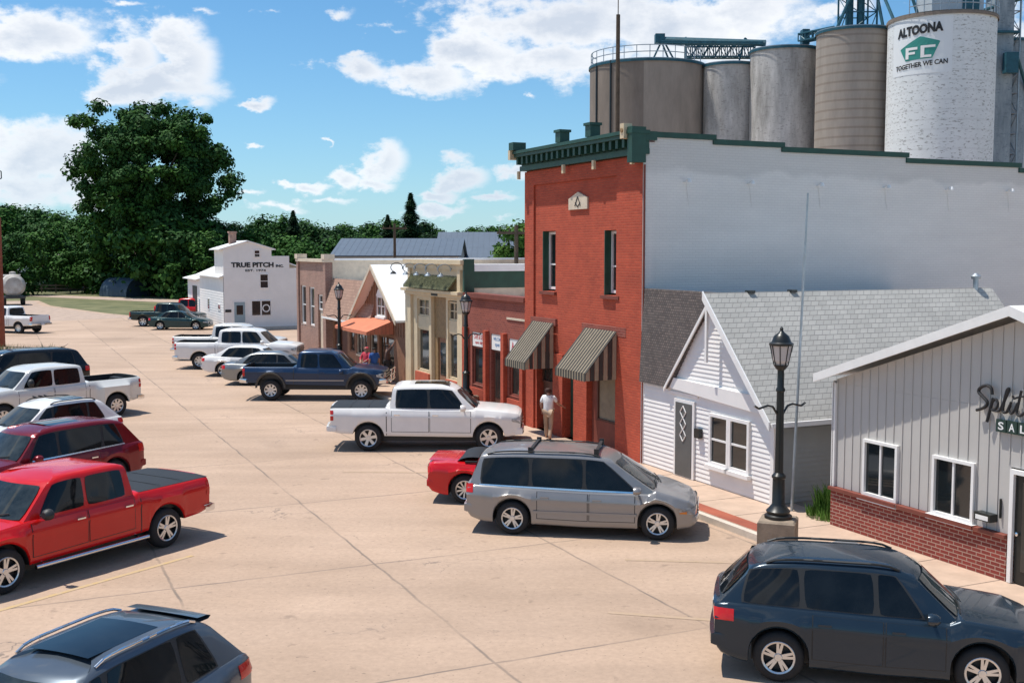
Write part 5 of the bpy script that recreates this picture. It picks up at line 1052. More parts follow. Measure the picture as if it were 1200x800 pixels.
    mm.box(-R + .04, WB + R - .04, -hw0 + .30, hw0 - .30, wr * .62 + lift * .8, min(topz(0), topz(WB)) - .14, 1)
    body = mm.build('body', [paintm, 'plastic_black', 'cladding'], t, smooth=38)
    both = (1, -1)
    def rnd_grid(fn, nu=10, nv=5, rc=.10):
        rows_ = []
        for i in range(nu + 1):
            r = []
            for j in range(nv + 1):
                p, q = 2 * i / nu - 1, 2 * j / nv - 1
                p2 = p * (1 - rc * abs(q) ** 5); q2 = q * (1 - rc * 1.2 * abs(p) ** 7); r.append(fn((p2 + 1) / 2, (q2 + 1) / 2))
            rows_.append(r)
        return rows_
    if gh:
        t0, t1 = S.get('glass_t', (.07, .84))
        m_ = M(); m_.grid(rnd_grid(lambda u, w_: Fr(lerp(-.93, .93, u), lerp(.05, .86, w_), .012), rc=.04)); m_.build('windshield', 'windscreen', t, smooth=60)
        for q0 in (-.78, -.08):
            m_ = M(); m_.path([Fr(q0 + .68 * k / 4, lerp(.05, .17, k / 4), .03) for k in range(5)], .011, 5); m_.build('wiper', 'plastic_black', t)
        if not S.get('norear'): m_ = M(); m_.grid(rnd_grid(lambda u, w_: Rr(lerp(-.86, .86, u), lerp(S.get('rg0', .12), .84, w_), .012), rc=.08)); m_.build('rear_window', glass, t, smooth=60)
        br = S['breaks']     # list of (x_bottom, x_top) posts from the front back; panes lie between
        for sg in both:
            if S.get('dlo', True):
                m_ = M(); m_.grid(rnd_grid(lambda u, w_: (lambda tt: Sd(lerp(lerp(br[-1][0], br[-1][1], tt) - .0, lerp(br[0][0], br[0][1], tt) + .0, u), tt, sg, .0045))(lerp(t0 - .02, t1 + .02, w_)), 20, 5, .02)); m_.build('window_surround', 'plastic_black', t, smooth=60)
            for i in range(len(br) - 1):
                g_ = .035 if not S.get('flush') else .008
                m_ = M(); m_.grid(rnd_grid(lambda u, w_: (lambda tt: Sd(lerp(lerp(br[i + 1][0], br[i + 1][1], tt) + g_, lerp(br[i][0], br[i][1], tt) - g_, u), tt, sg, .008))(lerp(t0, t1, w_)), 12, 5, .05))
                m_.build('side_window', glass, t, smooth=60)
            if S.get('belt'):
                m_ = M(); m_.grid([[Sd(lerp(lerp(br[-1][0], br[-1][1], tt), lerp(br[0][0], br[0][1], tt), u / 14), tt, sg, .011) for tt in (t0 - .05, t0 - .005)] for u in range(15)]); m_.build('belt_moulding', S['belt'], t)
        if S.get('rails'):
            for sg in both:
                m_ = M(); pts = [Sd(lerp(xb - .12, xc_ + .12, k / 14), .955, sg, .0) for k in range(15)]; pts = [(p[0], p[1] - sg * .035, p[2] + min(.055, .02 + .03 * min(i, 14 - i)) - .01) for i, p in enumerate(pts)]; m_.path(pts, .018, 6); m_.build('roof_rail', S['rails'], t, smooth=60)
            for xq in S.get('bars', []):
                m_ = M(); m_.box(xq - .03, xq + .03, -wt + .08, wt - .08, H + .035, H + .06); [m_.box(xq - .05, xq + .05, sg * (wt - .08) - .03, sg * (wt - .08) + .03, H - .04, H + .09) for sg in both]; m_.build('crossbar', 'plastic_black', t)
        if S.get('sunroof'):
            m_ = M(); a, b = S['sunroof']; m_.grid([[(lerp(a, b, i / 4), lerp(-.42, .42, j / 4), H + .006 + .016 * (1 - (j / 2 - 1) ** 2)) for j in range(5)] for i in range(5)]); m_.build('sunroof', glass, t, smooth=60)
        if S.get('antenna'): m_ = M(); m_.tube((xc_ + .3, 0, H), (xc_ + .1, 0, H + .14), .012, 5, 0, .006); m_.box(xc_ + .25, xc_ + .4, -.03, .03, H, H + .03); m_.build('antenna', 'plastic_black', t)
    # ---- doors
    def panel(x0, x1, z0f, z1f, sg, off=.006):
        return [[(lerp(x0, x1, i / 10), sg * (side_y(lerp(x0, x1, i / 10), lerp(z0f(lerp(x0, x1, i / 10)), z1f(lerp(x0, x1, i / 10)), j / 9)) + off), lerp(z0f(lerp(x0, x1, i / 10)), z1f(lerp(x0, x1, i / 10)), j / 9)) for j in range(10)] for i in range(11)]
    zd0 = lambda x: float(np.interp(x, BX, BZ)) + S.get('door_lo', .13); zd1 = lambda x: topz(x) - .045
    for sg in both:
        for (a, b) in S.get('doors', []):
            b = min(b, WB - R - .05); a = max(a, R + .03)
            m_ = M(); g2 = .014; m_.grid(panel(a, b, zd0, zd1, sg, .004), 1); m_.grid(panel(a + g2, b - g2, lambda x: zd0(x) + g2, lambda x: zd1(x) - .002, sg, .009), 0)
            d_ = m_.build('door', [paintm, 'plastic_black'], t, smooth=50, fix=False)
            xh = a + .17; zh = topz(xh) - .16; y_ = side_y(xh, zh)
            m_ = M(); m_.box(xh - .09, xh + .09, sg * (y_ + .028), sg * (y_ + .045), zh - .012, zh + .016); m_.box(xh - .09, xh - .07, sg * y_, sg * (y_ + .03), zh - .01, zh + .012); m_.box(xh + .07, xh + .09, sg * y_, sg * (y_ + .03), zh - .01, zh + .012); m_.build('door_handle', S.get('handle', paintm), d_)
        for (a, b) in S.get('moulding', []):
            zc = S.get('mz', .5); m_ = M(); m_.grid([[(lerp(a, b, i / 12), sg * (side_y(lerp(a, b, i / 12), z + lift) + o), z + lift) for z, o in ((zc - .03, .008), (zc - .025, .026), (zc + .025, .026), (zc + .03, .008))] for i in range(13)]); m_.build('side_moulding', S.get('mcol', paintm), t, smooth=30, fix=False)
        if S.get('step'):
            m_ = M(); a, b = S['step']; m_.tube((a, sg * (hw0 + .03), lift * .6 + .36), (b, sg * (hw0 + .03), lift * .6 + .36), .042, 10); m_.tube((a + .2, sg * (hw0 - .15), lift * .6 + .42), (a + .2, sg * (hw0 + .03), lift * .6 + .36), .02, 6); m_.tube((b - .2, sg * (hw0 - .15), lift * .6 + .42), (b - .2, sg * (hw0 + .03), lift * .6 + .36), .02, 6); m_.build('side_step', S.get('stepm', 'chrome'), t, smooth=50)
        if S.get('archtrim'):
            for xc in (0, WB):
                m_ = M(); g_ = []
                for k2 in range(15):
                    a = math.pi * k2 / 14; row_ = []
                    for rr_, o in ((R - .005, .006), (R, .03 + S.get('archw', 0)), (R + .07, .03 + S.get('archw', 0)), (R + .085, .004)):
                        x_, z_ = xc + rr_ * math.cos(a), wr + rr_ * math.sin(a) * 1.02 + S.get('archup', 0); x_c = min(max(x_, xr + .02), xf - .02); row_.append((x_, sg * (side_y(x_c, max(z_, botz(x_c))) + o), z_))
                    g_.append(row_)
                m_.grid(g_); m_.build('wheel_arch_trim', S['archtrim'], t, smooth=40, fix=False)
        # mirror
        xm, zm = S.get('mirror', (WB - .95, topz(WB - .95) + .10)); zm += 0
        m_ = M(); yy = hw0 - .02; rr_ = []
        for (x_, s_) in ((-.075, .86), (-.03, 1.0), (.04, .92), (.085, .55)):
            rr_.append([(xm + x_, sg * (yy + .13 + .115 * s_ * math.cos(a)), zm + .085 * S.get('msz', 1) * s_ * math.sin(a)) for a in [2 * math.pi * k / 12 for k in range(13)]])
        m_.grid(rr_); m_.add([p for p in rr_[0][:12]], [tuple(range(12))], 1); m_.add([p for p in rr_[-1][:12]], [tuple(range(12))], 0); m_.tube((xm, sg * (yy - .06), zm - .04), (xm, sg * (yy + .08), zm - .01), .025, 6)
        m_.build('mirror', [S.get('mirm', paintm), 'car_glass'], t, smooth=50)
    # ---- wrap strips at the ends
    def wrap(x_end, sgx, sg, ls, lf, z0, z1, off=.009, nrow=3, taper=0):
        out = []; we = hwf(x_end) ; zm_ = (z0 + z1) / 2
        seq = [(x_end - sgx * ls * (1 - k / 6), None) for k in range(7)] + [(x_end, k / 4) for k in range(0, 5)]
        for ix, (x, q) in enumerate(seq):
            r = []
            for j in range(nrow + 1):
                tz = j / nrow; zt_ = lerp(z0, z1, tz)
                if taper and q is None: zt_ = lerp(lerp(zm_, z0, .35 + .65 * ix / 6), lerp(zm_ , z1, .35 + .65 * ix / 6), tz) if taper > 0 else zt_
                if q is None: y = side_y(x, zt_) + off; r.append((x + end_shift(x, y), sg * y, zt_))
                else:
                    y = side_y(x_end, zt_) + off - (off + .004) * (1 if q > 0 else .5) - q * lf; r.append((x_end + end_shift(x_end, y) + sgx * off * (1 if q > 0 else .7), sg * y, zt_))
            out.append(r)
        return out
    hl = S['hl']; tl = S['tl']
    for sg in both:
        m_ = M(); m_.grid(wrap(xf, 1, sg, hl[0], hl[1], hl[2] + lift, hl[3] + lift, taper=1)); h_ = m_.build('headlight', S.get('hlm', 'lamp_clear'), t, smooth=40, fix=False)
        if S.get('amber'): m_ = M(); m_.grid(wrap(xf, 1, sg, hl[0] * .98, .0, hl[2] + lift + .01, hl[2] + lift + (hl[3] - hl[2]) * .5, off=.013, taper=1)[:4]); m_.build('turn_signal', 'lamp_amber', h_, fix=False)
        m_ = M(); m_.grid(wrap(xr, -1, sg, tl[0], tl[1], tl[2] + lift, tl[3] + lift, taper=0)); m_.build('taillight', 'lamp_red', t, smooth=40, fix=False)
    # bumpers
    for nm, xe, sgx, spec in (('front_bumper', xf, 1, S.get('fb')), ('rear_bumper', xr, -1, S.get('rbp'))):
        if not spec: continue
        z0, z1, out_, ml = spec; m_ = M(); g_ = []
        ysq = [-1, -.97, -.85, -.5, 0, .5, .85, .97, 1]
        for q in ysq:
            y = q * (hwf(xe) + .02); sh = end_shift(xe, y); back = .28 if abs(q) == 1 else 0
            xo = xe + sh + sgx * out_ - sgx * back; g_.append([(xo - sgx * .06, y, z0 + lift), (xo, y, z0 + lift + .02), (xo, y, z1 + lift - .02), (xo - sgx * .06, y, z1 + lift)])
        m_.grid(g_); m_.build(nm, ml if ml != 'paint' else paintm, t, smooth=40, fix=False)
    gz0, gz1, gw, gm = S.get('grille', (.5, .7, .5, 'plastic_black'))
    m_ = M(); m_.grid([[(xf + end_shift(xf, y) + .012, y, z + lift) for z in (gz0, gz1)] for y in (-gw, -gw * .5, 0, gw * .5, gw)])
    gr = m_.build('grille', 'plastic_black', t, fix=False)
    if gm == 'chrome':
        m_ = M(); 
        for k in range(3): z = lerp(gz0, gz1, (k + .5) / 3) + lift; m_.box(xf + .012, xf + .03, -gw, gw, z - .015, z + .015)
        m_.build('grille_bar', 'chrome', gr)
    m_ = M(); pz = S.get('pz', .75) + lift; xo = xr - .012 - S.get('po', 0); m_.box(xo - .008, xo, -.155, .155, pz - .08, pz + .08); m_.build('licence_plate', 'plate', t)
    # wheels
    hm, tm, rm = wheel_meshes(wr, S.get('ww', .235), S.get('rim', 'five'), S.get('rimc', 'alloy'))
    pos = [(0, 1, 0), (0, -1, 0), (WB, 1, 0), (WB, -1, 0)]
    for xw, sg, _ in pos:
        yo = sg * (hw0 - S.get('ww', .235) / 2 - .03 + (S.get('track', 0) if xw == 0 or not S.get('dually') else 0))
        o = link_mesh('wheel', hm, t, (xw, yo, wr), (0, 0, math.pi if sg > 0 else 0)); link_mesh('tyre', tm, o); link_mesh('rim', rm, o)
    # ---- beds and covers
    if bed and S.get('cover'):
        m_ = M(); z = topz((bed[0] + bed[1]) / 2) + .006; g_ = [[(lerp(bed[0] - .02, bed[1] + .02, i / 6), lerp(-1, 1, j / 6) * (hwf(0) - .11 if not flare else hw0 - .11), z + .03 * (1 - (j / 3 - 1) ** 4)) for j in range(7)] for i in range(7)]
        m_.grid(g_); m_.build('tonneau_cover', 'tonneau', t, smooth=60)
        m_ = M(); [m_.box(lerp(bed[0], bed[1], k), lerp(bed[0], bed[1], k) + .012, -hw0 + .15, hw0 - .15, z + .031, z + .037) for k in (.35, .68)]; m_.build('cover_seam', 'plastic_black', t)
    if bed:
        for sg in both:
            m_ = M(); xg = bed[1] + .045; m_.grid([[(x_, sg * (side_y(x_, z) + .003), z) for z in np.linspace(botz(xg) + .03, topz(xg) - .01, 8)] for x_ in (xg - .012, xg + .012)]); m_.build('body_gap', 'plastic_black', t, fix=False)
    return t, dict(xr=xr, xf=xf, hw=hw0, side_y=side_y, topz=topz, lift=lift, paint=paintm)

# paints
for nme, c, me_, ro in (('white', (.77, .755, .735), 0, .25), ('pearl', (.66, .66, .63), .1, .25), ('silver', (.29, .28, .275), .45, .30), ('navy', (.018, .033, .050), .3, .22), ('slate', (.105, .128, .155), .5, .28), ('brightred', (.56, .008, .007), .0, .22), ('maroon', (.17, .006, .012), .3, .25),
                        ('blue', (.012, .035, .085), .3, .28), ('darkgreen', (.014, .034, .034), .3, .28), ('black', (.010, .012, .014), .2, .22), ('grey', (.26, .27, .27), .6, .32), ('scarlet', (.56, .008, .012), .0, .2), ('teal', (.016, .05, .055), .3, .25)):
    m_ = paint('paint_' + nme, c, 0, ro); m_.node_tree.nodes['Principled BSDF'].inputs['Metallic'].default_value = me_

def suv(L, W, H, WB, FO, zb=1.02, hood=1.02, nose=.82, rake=.62, **k):
    RO = L - WB - FO; xr, xf = -RO, WB + FO; xa = WB - .32 + k.pop('cowl', 0); xb = xa - rake; xd = xr + .10; xc = xr + k.pop('tail', .42)
    S = dict(L=L, W=W, H=H, WB=WB, FO=FO, top=[(xr, zb - .015), (xr + .05, zb + .01), (xr + .2, zb + .03), (WB * .5, zb - .03), (xa - .1, zb - .05), (xa + .03, hood), (xf - .42, nose + .10), (xf - .14, nose + .01), (xf - .03, nose - .09), (xf, nose - .16)],
             bot=[(xr, .50), (xr + .08, .36), (xr + .4, .27), (WB * .5, .22), (xf - .5, .24), (xf - .1, .27), (xf, .34)], gh=(xa, xb, xc, xd), wr=.355,
             breaks=[(xa - .22, xb - .05), (WB * .50 + .08, WB * .50 + .05), (.30, .25), (xd + .50, xc + .22)], doors=[(WB * .5 + .08, WB - .45), (.42, WB * .5 + .06)],
             hl=(.34, .26, nose - .26, nose - .08), tl=(.22, .14, zb - .22, zb - .02), grille=(nose - .30, nose - .12, .42, 'chrome'), mirror=(xa - .34, zb + .06), fb=(.38, .52, .035, 'paint'), rbp=(.46, .64, .05, 'paint'), pz=.80)
    S.update(k); return S
def pickup(L, W, H, WB, FO, bedL, cab_rear=None, rail=1.18, hood=1.16, nose=1.02, rake=.68, ext=False, **k):
    RO = L - WB - FO; xr, xf = -RO, WB + FO; b1 = xr + .06 + bedL; xd = b1 + .14; xc = xd + .09; xa = WB - .42 + k.pop('cowl', 0); xb = xa - rake; mid = lerp(xa - .2, xd + .1, .52)
    S = dict(L=L, W=W, H=H, WB=WB, FO=FO, top=[(xr, rail - .03), (xr + .02, rail), (b1 + .10, rail), (b1 + .14, rail - .03), (xa - .1, rail - .06), (xa + .03, hood), (xf - .45, nose + .06), (xf - .10, nose), (xf - .02, nose - .05), (xf, nose - .12)],
             bot=[(xr, .58), (xr + .3, .52), (b1, .44), (WB - .6, .40), (xf - .4, .42), (xf - .06, .46), (xf, .52)], gh=(xa, xb, xc, xd), wr=.40, ww=.27, bed=(xr + .06, b1, rail - .50),
             breaks=[(xa - .24, xb - .06), (mid, mid - .03), (xd + .16, xc + .10)], doors=[(mid + .02, xa + .12), (xd + .05, mid)], hl=(.30, .30, nose - .30, nose - .08), tl=(.10, .13, rail - .36, rail - .06), grille=(nose - .40, nose - .10, .52, 'chrome'), mirror=(xa - .34, rail + .04),
             fb=(.50, .70, .10, 'chrome'), rbp=(.52, .68, .14, 'chrome'), pz=.62, po=.14, wb=.08, wt=.24, tr=.02, tf=.10, msz=1.25, br=.02, rf=.06, rb=.03, rim='six', archgap=.08)
    S['dlo'] = False
    if ext: S['doors'] = [(mid - .12, xa + .12)]; S['breaks'] = [(xa - .24, xb - .06), (mid - .1, mid - .13), (xd + .12, xc + .08)]
    S.update(k); return S
def sedan(L, W, H, WB, FO, zb=.90, hood=.93, nose=.72, **k):
    RO = L - WB - FO; xr, xf = -RO, WB + FO; xa = WB - .28; xb = xa - .82; xd = xr + k.pop('deck', .50); xc = xd + .80
    S = dict(L=L, W=W, H=H, WB=WB, FO=FO, top=[(xr, zb - .12), (xr + .04, zb + .01), (xr + .15, zb + .05), (xd, zb + .06), (WB * .5, zb - .0), (xa - .1, zb - .04), (xa + .03, hood - .02), (xf - .4, nose + .08), (xf - .12, nose), (xf - .03, nose - .08), (xf, nose - .14)],
             bot=[(xr, .42), (xr + .08, .30), (xr + .4, .22), (WB * .5, .18), (xf - .4, .19), (xf - .08, .22), (xf, .30)], gh=(xa, xb, xc, xd), wr=.325, ww=.21, archgap=.05,
             breaks=[(xa - .26, xb - .05), (WB * .48 + .08, WB * .48 + .05), (.25, .35), (.0, .22)] if False else [(xa - .26, xb - .05), (WB * .48 + .08, WB * .48 + .05), (xd + .42, xc + .08)], doors=[(WB * .48 + .08, WB - .42), (.38, WB * .48 + .06)],
             hl=(.36, .24, nose - .20, nose - .05), tl=(.18, .22, zb - .16, zb + .0), grille=(nose - .24, nose - .10, .36, 'chrome'), mirror=(xa - .36, zb + .06), fb=(.34, .46, .03, 'paint'), rbp=(.40, .56, .03, 'paint'), pz=.66, wt=.30)
    S.update(k); return S
# ---------------------------------------------------------------- parked vehicles, right hand row
g1 = 'vehicles parked along the shop fronts'; g2 = 'vehicles parked opposite the shops'; g3 = 'vehicles near the white warehouse'
car('sport_utility_vehicle', 'dark navy wagon with roof rails parked at lower right corner, beside the brick-based shop', 'suv', (3.70, 15.25), -13.5, 'R', suv(4.52, 1.89, 1.67, 2.66, .93, zb=1.04, hood=1.05, nose=.86, rails='plastic_black', rim='five', clad=False, amber=True, handle='paint' if False else MC['paint_navy'], breaks=[(1.98, 1.50), (1.30, 1.27), (.32, .28), (-.55, -.42)], belt=None, wt=.30, tl=(.30, .12, .84, 1.0), tail=.62), 'navy', g1)
S = suv(4.90, 2.00, 1.74, 3.05, .81, zb=1.00, hood=1.03, nose=.80, rake=1.02, cowl=.24, tail=.34, rails='plastic_black', bars=[.35, 1.75], rim='five', flush=False, tl=(.16, .13, .88, 1.22 - .16), belt='chrome', moulding=[(.45, 2.62)], mz=.52, mcol='paint_silver', wt=.25)
S['doors'] = [(1.62, 2.66), (.52, 1.60)]; S['breaks'] = [(2.70, 1.80), (1.52, 1.50), (.38, .36), (-.72, -.66)]; S['mcol'] = MC['paint_silver']; S['amber'] = True
vn, _ = car('minivan', 'silver grey minivan with black roof racks parked beside the cottage sidewalk', 'minivan', (.0, 23.42), -9.3, 'R', S, 'silver', g1)
S = sedan(4.58, 1.88, 1.16, 2.72, .92, zb=.92, hood=.95, nose=.72, wr=.345, rim='mesh')
S['gh'] = None; S['cockpit'] = (.25, 1.75, .42); S['tl'] = (.06, .55, .74, .88)
cv_, ci = car('convertible_car', 'bright red convertible with lowered black top, half hidden behind the silver grey minivan', 'car', (-1.12, 26.3), -6, 'R', S, 'scarlet', g1)
m_ = M(); m_.grid([[(.18 + .46 * math.cos(a) * .9, y, .93 + .17 * math.sin(a)) for a in [math.pi * k / 8 for k in range(9)]] for y in (-.72, -.6, 0, .6, .72)]); m_.build('folded_top', 'tonneau', cv_, smooth=60)
for y in (-.38, .38):
    m_ = M(); m_.box(.95, 1.45, y - .25, y + .25, .42, .60); m_.slab([(.72, y - .25, .55), (.95, y - .25, .55), (.86, y - .2, 1.06), (.72, y - .2, 1.06)], (0, .45, 0)); m_.build('seat', 'seat_cloth', cv_)
m_ = M(); m_.grid([[(2.05 - .42 * (z - .9) / .36 + .1 * (1 - q * q), q * (.82 - .25 * (z - .9)), z) for z in (.92, 1.1, 1.26)] for q in (-1, -.5, 0, .5, 1)]); o = m_.build('windshield', 'windscreen', cv_)
m_ = M(); pts = [(2.05, -.83, .90), (1.62, -.74, 1.28), (1.72, 0, 1.30), (1.62, .74, 1.28), (2.05, .83, .90)]; m_.path(pts, .025, 6); m_.build('windshield_frame', 'paint_scarlet', cv_)
for y in (-.82, .82): m_ = M(); m_.box(.0, .45, y - .035, y + .035, .98, 1.02); m_.build('seat_belt_cover', 'tonneau', cv_)
m_ = M(); m_.grid([[( -.9 + .62 * i / 4, lerp(-.66, .66, j / 6), 1.0 + .02 * (1 - (j / 3 - 1) ** 2)) for j in range(7)] for i in range(5)]); m_.build('boot_lid', 'paint_scarlet', cv_, smooth=60)

S = pickup(5.80, 2.06, 1.95, 3.60, 1.02, 1.62, rail=1.27, hood=1.24, nose=1.10, cover=True, sunroof=(1.35, 2.4), rim='six', step=None, dlo=True, belt=None, fb=(.46, .66, .06, 'paint'), rbp=(.58, .74, .12, 'paint'), lift=.02, handle='chrome', glass_t=(.08, .83), wt=.26)
ram, _ = car('pickup_truck', 'white crew cab pickup with black bed cover parked by the brick shops', 'pickup truck', (-4.30, 33.35), 0.5, 'R', S, 'white', g1)
S = pickup(5.75, 2.0, 1.96, 3.63, .95, 2.0, rail=1.14, hood=1.13, nose=1.0, ext=True, lift=.20, wr=.42, ww=.29, rim='truck', archtrim='cladding', archw=.02, archup=.10, archgap=.12, moulding=[(.62, 2.95)], mz=.62, mcol='paint_silver', cover=False, fb=(.50, .68, .12, 'chrome'))
S['H'] = 1.98; S['mcol'] = MC['paint_silver']
bt, bi = car('pickup_truck', 'lifted dark blue extended cab pickup parked in front of the brown gabled shop', 'pickup truck', (-9.65, 44.7), -1.5, 'R', S, 'blue', g1)
m_ = M(); xg = 3.63 + .95 + .16
for y in (-.45, .45): m_.tube((xg, y, .7), (xg + .06, y, 1.25), .035, 8)
for z in (.78, 1.0, 1.22): m_.tube((xg + .04, -.62, z), (xg + .04, .62, z), .03, 8)
m_.build('brush_guard', 'chrome', bt)
S = sedan(4.85, 1.84, 1.46, 2.78, .95, hood=.90)
car('sedan', 'beige grey sedan between the white sedan and the lifted blue pickup', 'car', (-11.85, 49.75), -2, 'R', S, 'grey', g1)
S = sedan(4.80, 1.84, 1.46, 2.77, .95)
car('sedan', 'white four-door sedan beside the nearer white pickup, left of the grey sedan', 'car', (-13.74, 53.2), -3, 'R', S, 'white', g1)
S = pickup(6.30, 2.06, 2.03, 4.00, .98, 2.02, rail=1.36, hood=1.34, nose=1.22, wr=.42, rim='truck', lift=.0, cover=False); 
car('pickup_truck', 'large white pickup with open bed, nearer of two white pickups side by side', 'pickup truck', (-15.75, 56.5), -2, 'R', S, 'white', g1)
S = pickup(6.00, 2.02, 1.98, 3.80, .96, 2.0, rail=1.30, hood=1.28, nose=1.16, wr=.40, lift=.0)
car('pickup_truck', 'white pickup mostly hidden behind the nearer large white pickup', 'pickup truck', (-17.3, 61.0), -3, 'R', S, 'pearl', g1)

# ---------------------------------------------------------------- far vehicles
car('sedan', 'dark teal sedan parked by the white warehouse corner', 'car', (-26.5, 84.6), 0, 'R', sedan(4.55, 1.80, 1.44, 2.69, .93), 'teal', g3)
car('pickup_truck', 'dark green pickup with tail towards the gravel, behind the dark teal sedan', 'pickup truck', (-29.0, 88.3), -6, 'R', pickup(5.7, 2.0, 1.86, 3.6, .95, 1.9), 'darkgreen', g3)
car('pickup_truck', 'bright red pickup partly hidden behind the dark cars at the white warehouse', 'pickup truck', (-29.8, 97), -4, 'R', pickup(5.6, 2.0, 1.85, 3.5, .95, 1.9), 'brightred', g3)
car('pickup_truck', 'white older pickup seen from behind at far left, in front of the tanker trailer', 'pickup truck', (-35.6, 81.0), 160, 'L', pickup(5.7, 2.0, 1.92, 3.5, .98, 2.0, rail=1.22, wr=.40, rim='truck', lift=.06), 'white', g3)

# ---------------------------------------------------------------- left hand row
S = pickup(5.85, 2.03, 1.87, 3.65, .98, 1.78, rail=1.24, hood=1.17, nose=1.05, cover=True, step=(.55, 3.1), handle='chrome', rim='five', wr=.40, antenna=False, mirm='plastic_black')
rp, _ = car('pickup_truck', 'bright red crew cab pickup with black bed cover at lower left', 'pickup truck', (-6.97, 22.42), -120.6, 'L', S, 'brightred', g2)
car('sport_utility_vehicle', 'dark maroon wagon parked directly behind the bright red pickup', 'suv', (-9.97, 28.0), -123, 'L', suv(4.82, 1.94, 1.76, 2.91, .95, zb=1.08, hood=1.09, nose=.93, belt='chrome', rim='seven', rails=None, wr=.37, tail=.60, handle='chrome', sunroof=(.6, 1.5)), 'maroon', g2)
car('hatchback_car', 'white compact crossover between the maroon wagon and the white dual wheel pickup', 'car', (-12.15, 32.9), -125, 'L', suv(4.52, 1.84, 1.66, 2.69, .95, zb=1.02, hood=1.02, nose=.84, rake=.85, rails='plastic_black', rim='five', tail=.70, sunroof=(.2, .9), mirm='plastic_black'), 'white', g2)
S = pickup(6.25, 2.03, 1.98, 4.10, 1.0, 2.0, rail=1.34, hood=1.32, nose=1.20, wr=.41, rim='truck', flare=[(0, .68, .20)], dually=True, track=.17, archtrim=None, mirror=(3.2, 1.50), msz=1.7, mirm='plastic_black', handle='paint' if False else MC['paint_pearl'])
dp, di = car('pickup_truck', 'white dual rear wheel pickup with flared fenders, between the dark large wagon and white crossover', 'pickup truck', (-14.4, 40.5), -129, 'L', S, 'pearl', g2)
m_ = M()
for i in range(3): m_.tube((2.55 + i * .2, 1.03, .98 + .03 * (i % 2)), (2.7 + i * .2, 1.03, 1.04), .02, 5)
m_.build('door_decal', 'ink', dp)
m_ = M(); m_.slab([(-.8, -.3, 1.0), (-.6, -.3, 1.0), (-.6, -.3, 1.3), (-.8, -.3, 1.3)], (0, .6, 0)); m_.build('bed_hitch', 'plastic_black', dp)
car('sport_utility_vehicle', 'large black and navy wagon behind the white dual wheel pickup, by straw grasses', 'suv', (-18.8, 46.6), -140, 'L', suv(5.40, 2.03, 1.90, 3.10, 1.0, zb=1.16, hood=1.17, nose=1.02, rails=None, rim='six', wr=.40, antenna=True, tail=.50), 'black', g2)
S = suv(4.50, 1.86, 1.66, 2.64, .90, zb=1.02, hood=1.02, nose=.84, rake=.80, rails='chrome', rim='five', sunroof=(.25, 1.35), tail=.62, tl=(.34, .10, .80, .97), wt=.33)
c7, i7 = car('sport_utility_vehicle', 'slate blue crossover with chrome roof rails at the bottom left corner', 'suv', (-3.55, 12.75), -113, 'L', S, 'slate', g2)
m_ = M(); m_.grid([[(-.52 + dx_ , y, 1.575 + dz_ - .03 * abs(y) ** 2) for dx_, dz_ in ((.22, .052), (.05, .04), (-.03, .015), (.02, -.015), (.2, -.01))] for y in (-.54, -.3, 0, .3, .54)]); m_.build('roof_spoiler', 'paint_slate', c7, smooth=50)

# tanker trailer at far left
tk = thing('tanker_trailer', 'dirty white tanker trailer on dark wheels beyond the old white pickup', 'trailer', (-54.9, 124, 0), rad(-62))
m_ = M(); m_.lathe([(.0, -1.7), (.9, -1.62), (1.2, -1.3), (1.25, 0), (1.2, 1.3), (.9, 1.62), (.0, 1.7)], n=24, axis='y', cap=False); m2 = M(); m2.add([(p[1], p[0], p[2] + 2.15) for p in m_.v], m_.f); mat('dirty_white', (.50, .42, .36), .7, var=.35, vscale=1.2, col2=(.62, .60, .56)); m2.build('tank', 'dirty_white', tk, smooth=40)
m_ = M(); m_.lathe([(.35, 0), (.35, .25), (.1, .3)], (0, 0, 3.35), 14); m_.tube((-1.3, -.9, 3.2), (-1.3, .9, 3.2), .1, 8); m_.tube((-1.5, -.4, .9), (-1.4, -.4, 3.1), .12, 8); m_.build('hatch', 'dirty_white', tk)
m_ = M(); m_.box(-2.0, 2.0, -1.1, 1.1, .75, .95); m_.box(-2.2, -1.75, -.6, .3, .95, 1.8); m_.build('frame', 'cladding', tk)
hm, tm, rm = wheel_meshes(.48, .28, 'truck', 'alloy')
for xw in (-1.2, -.1, 1.1):
    for sg in (1, -1): o = link_mesh('wheel', hm, tk, (xw, sg * .95, .48), (0, 0, math.pi if sg > 0 else 0)); link_mesh('tyre', tm, o); link_mesh('rim', rm, o)
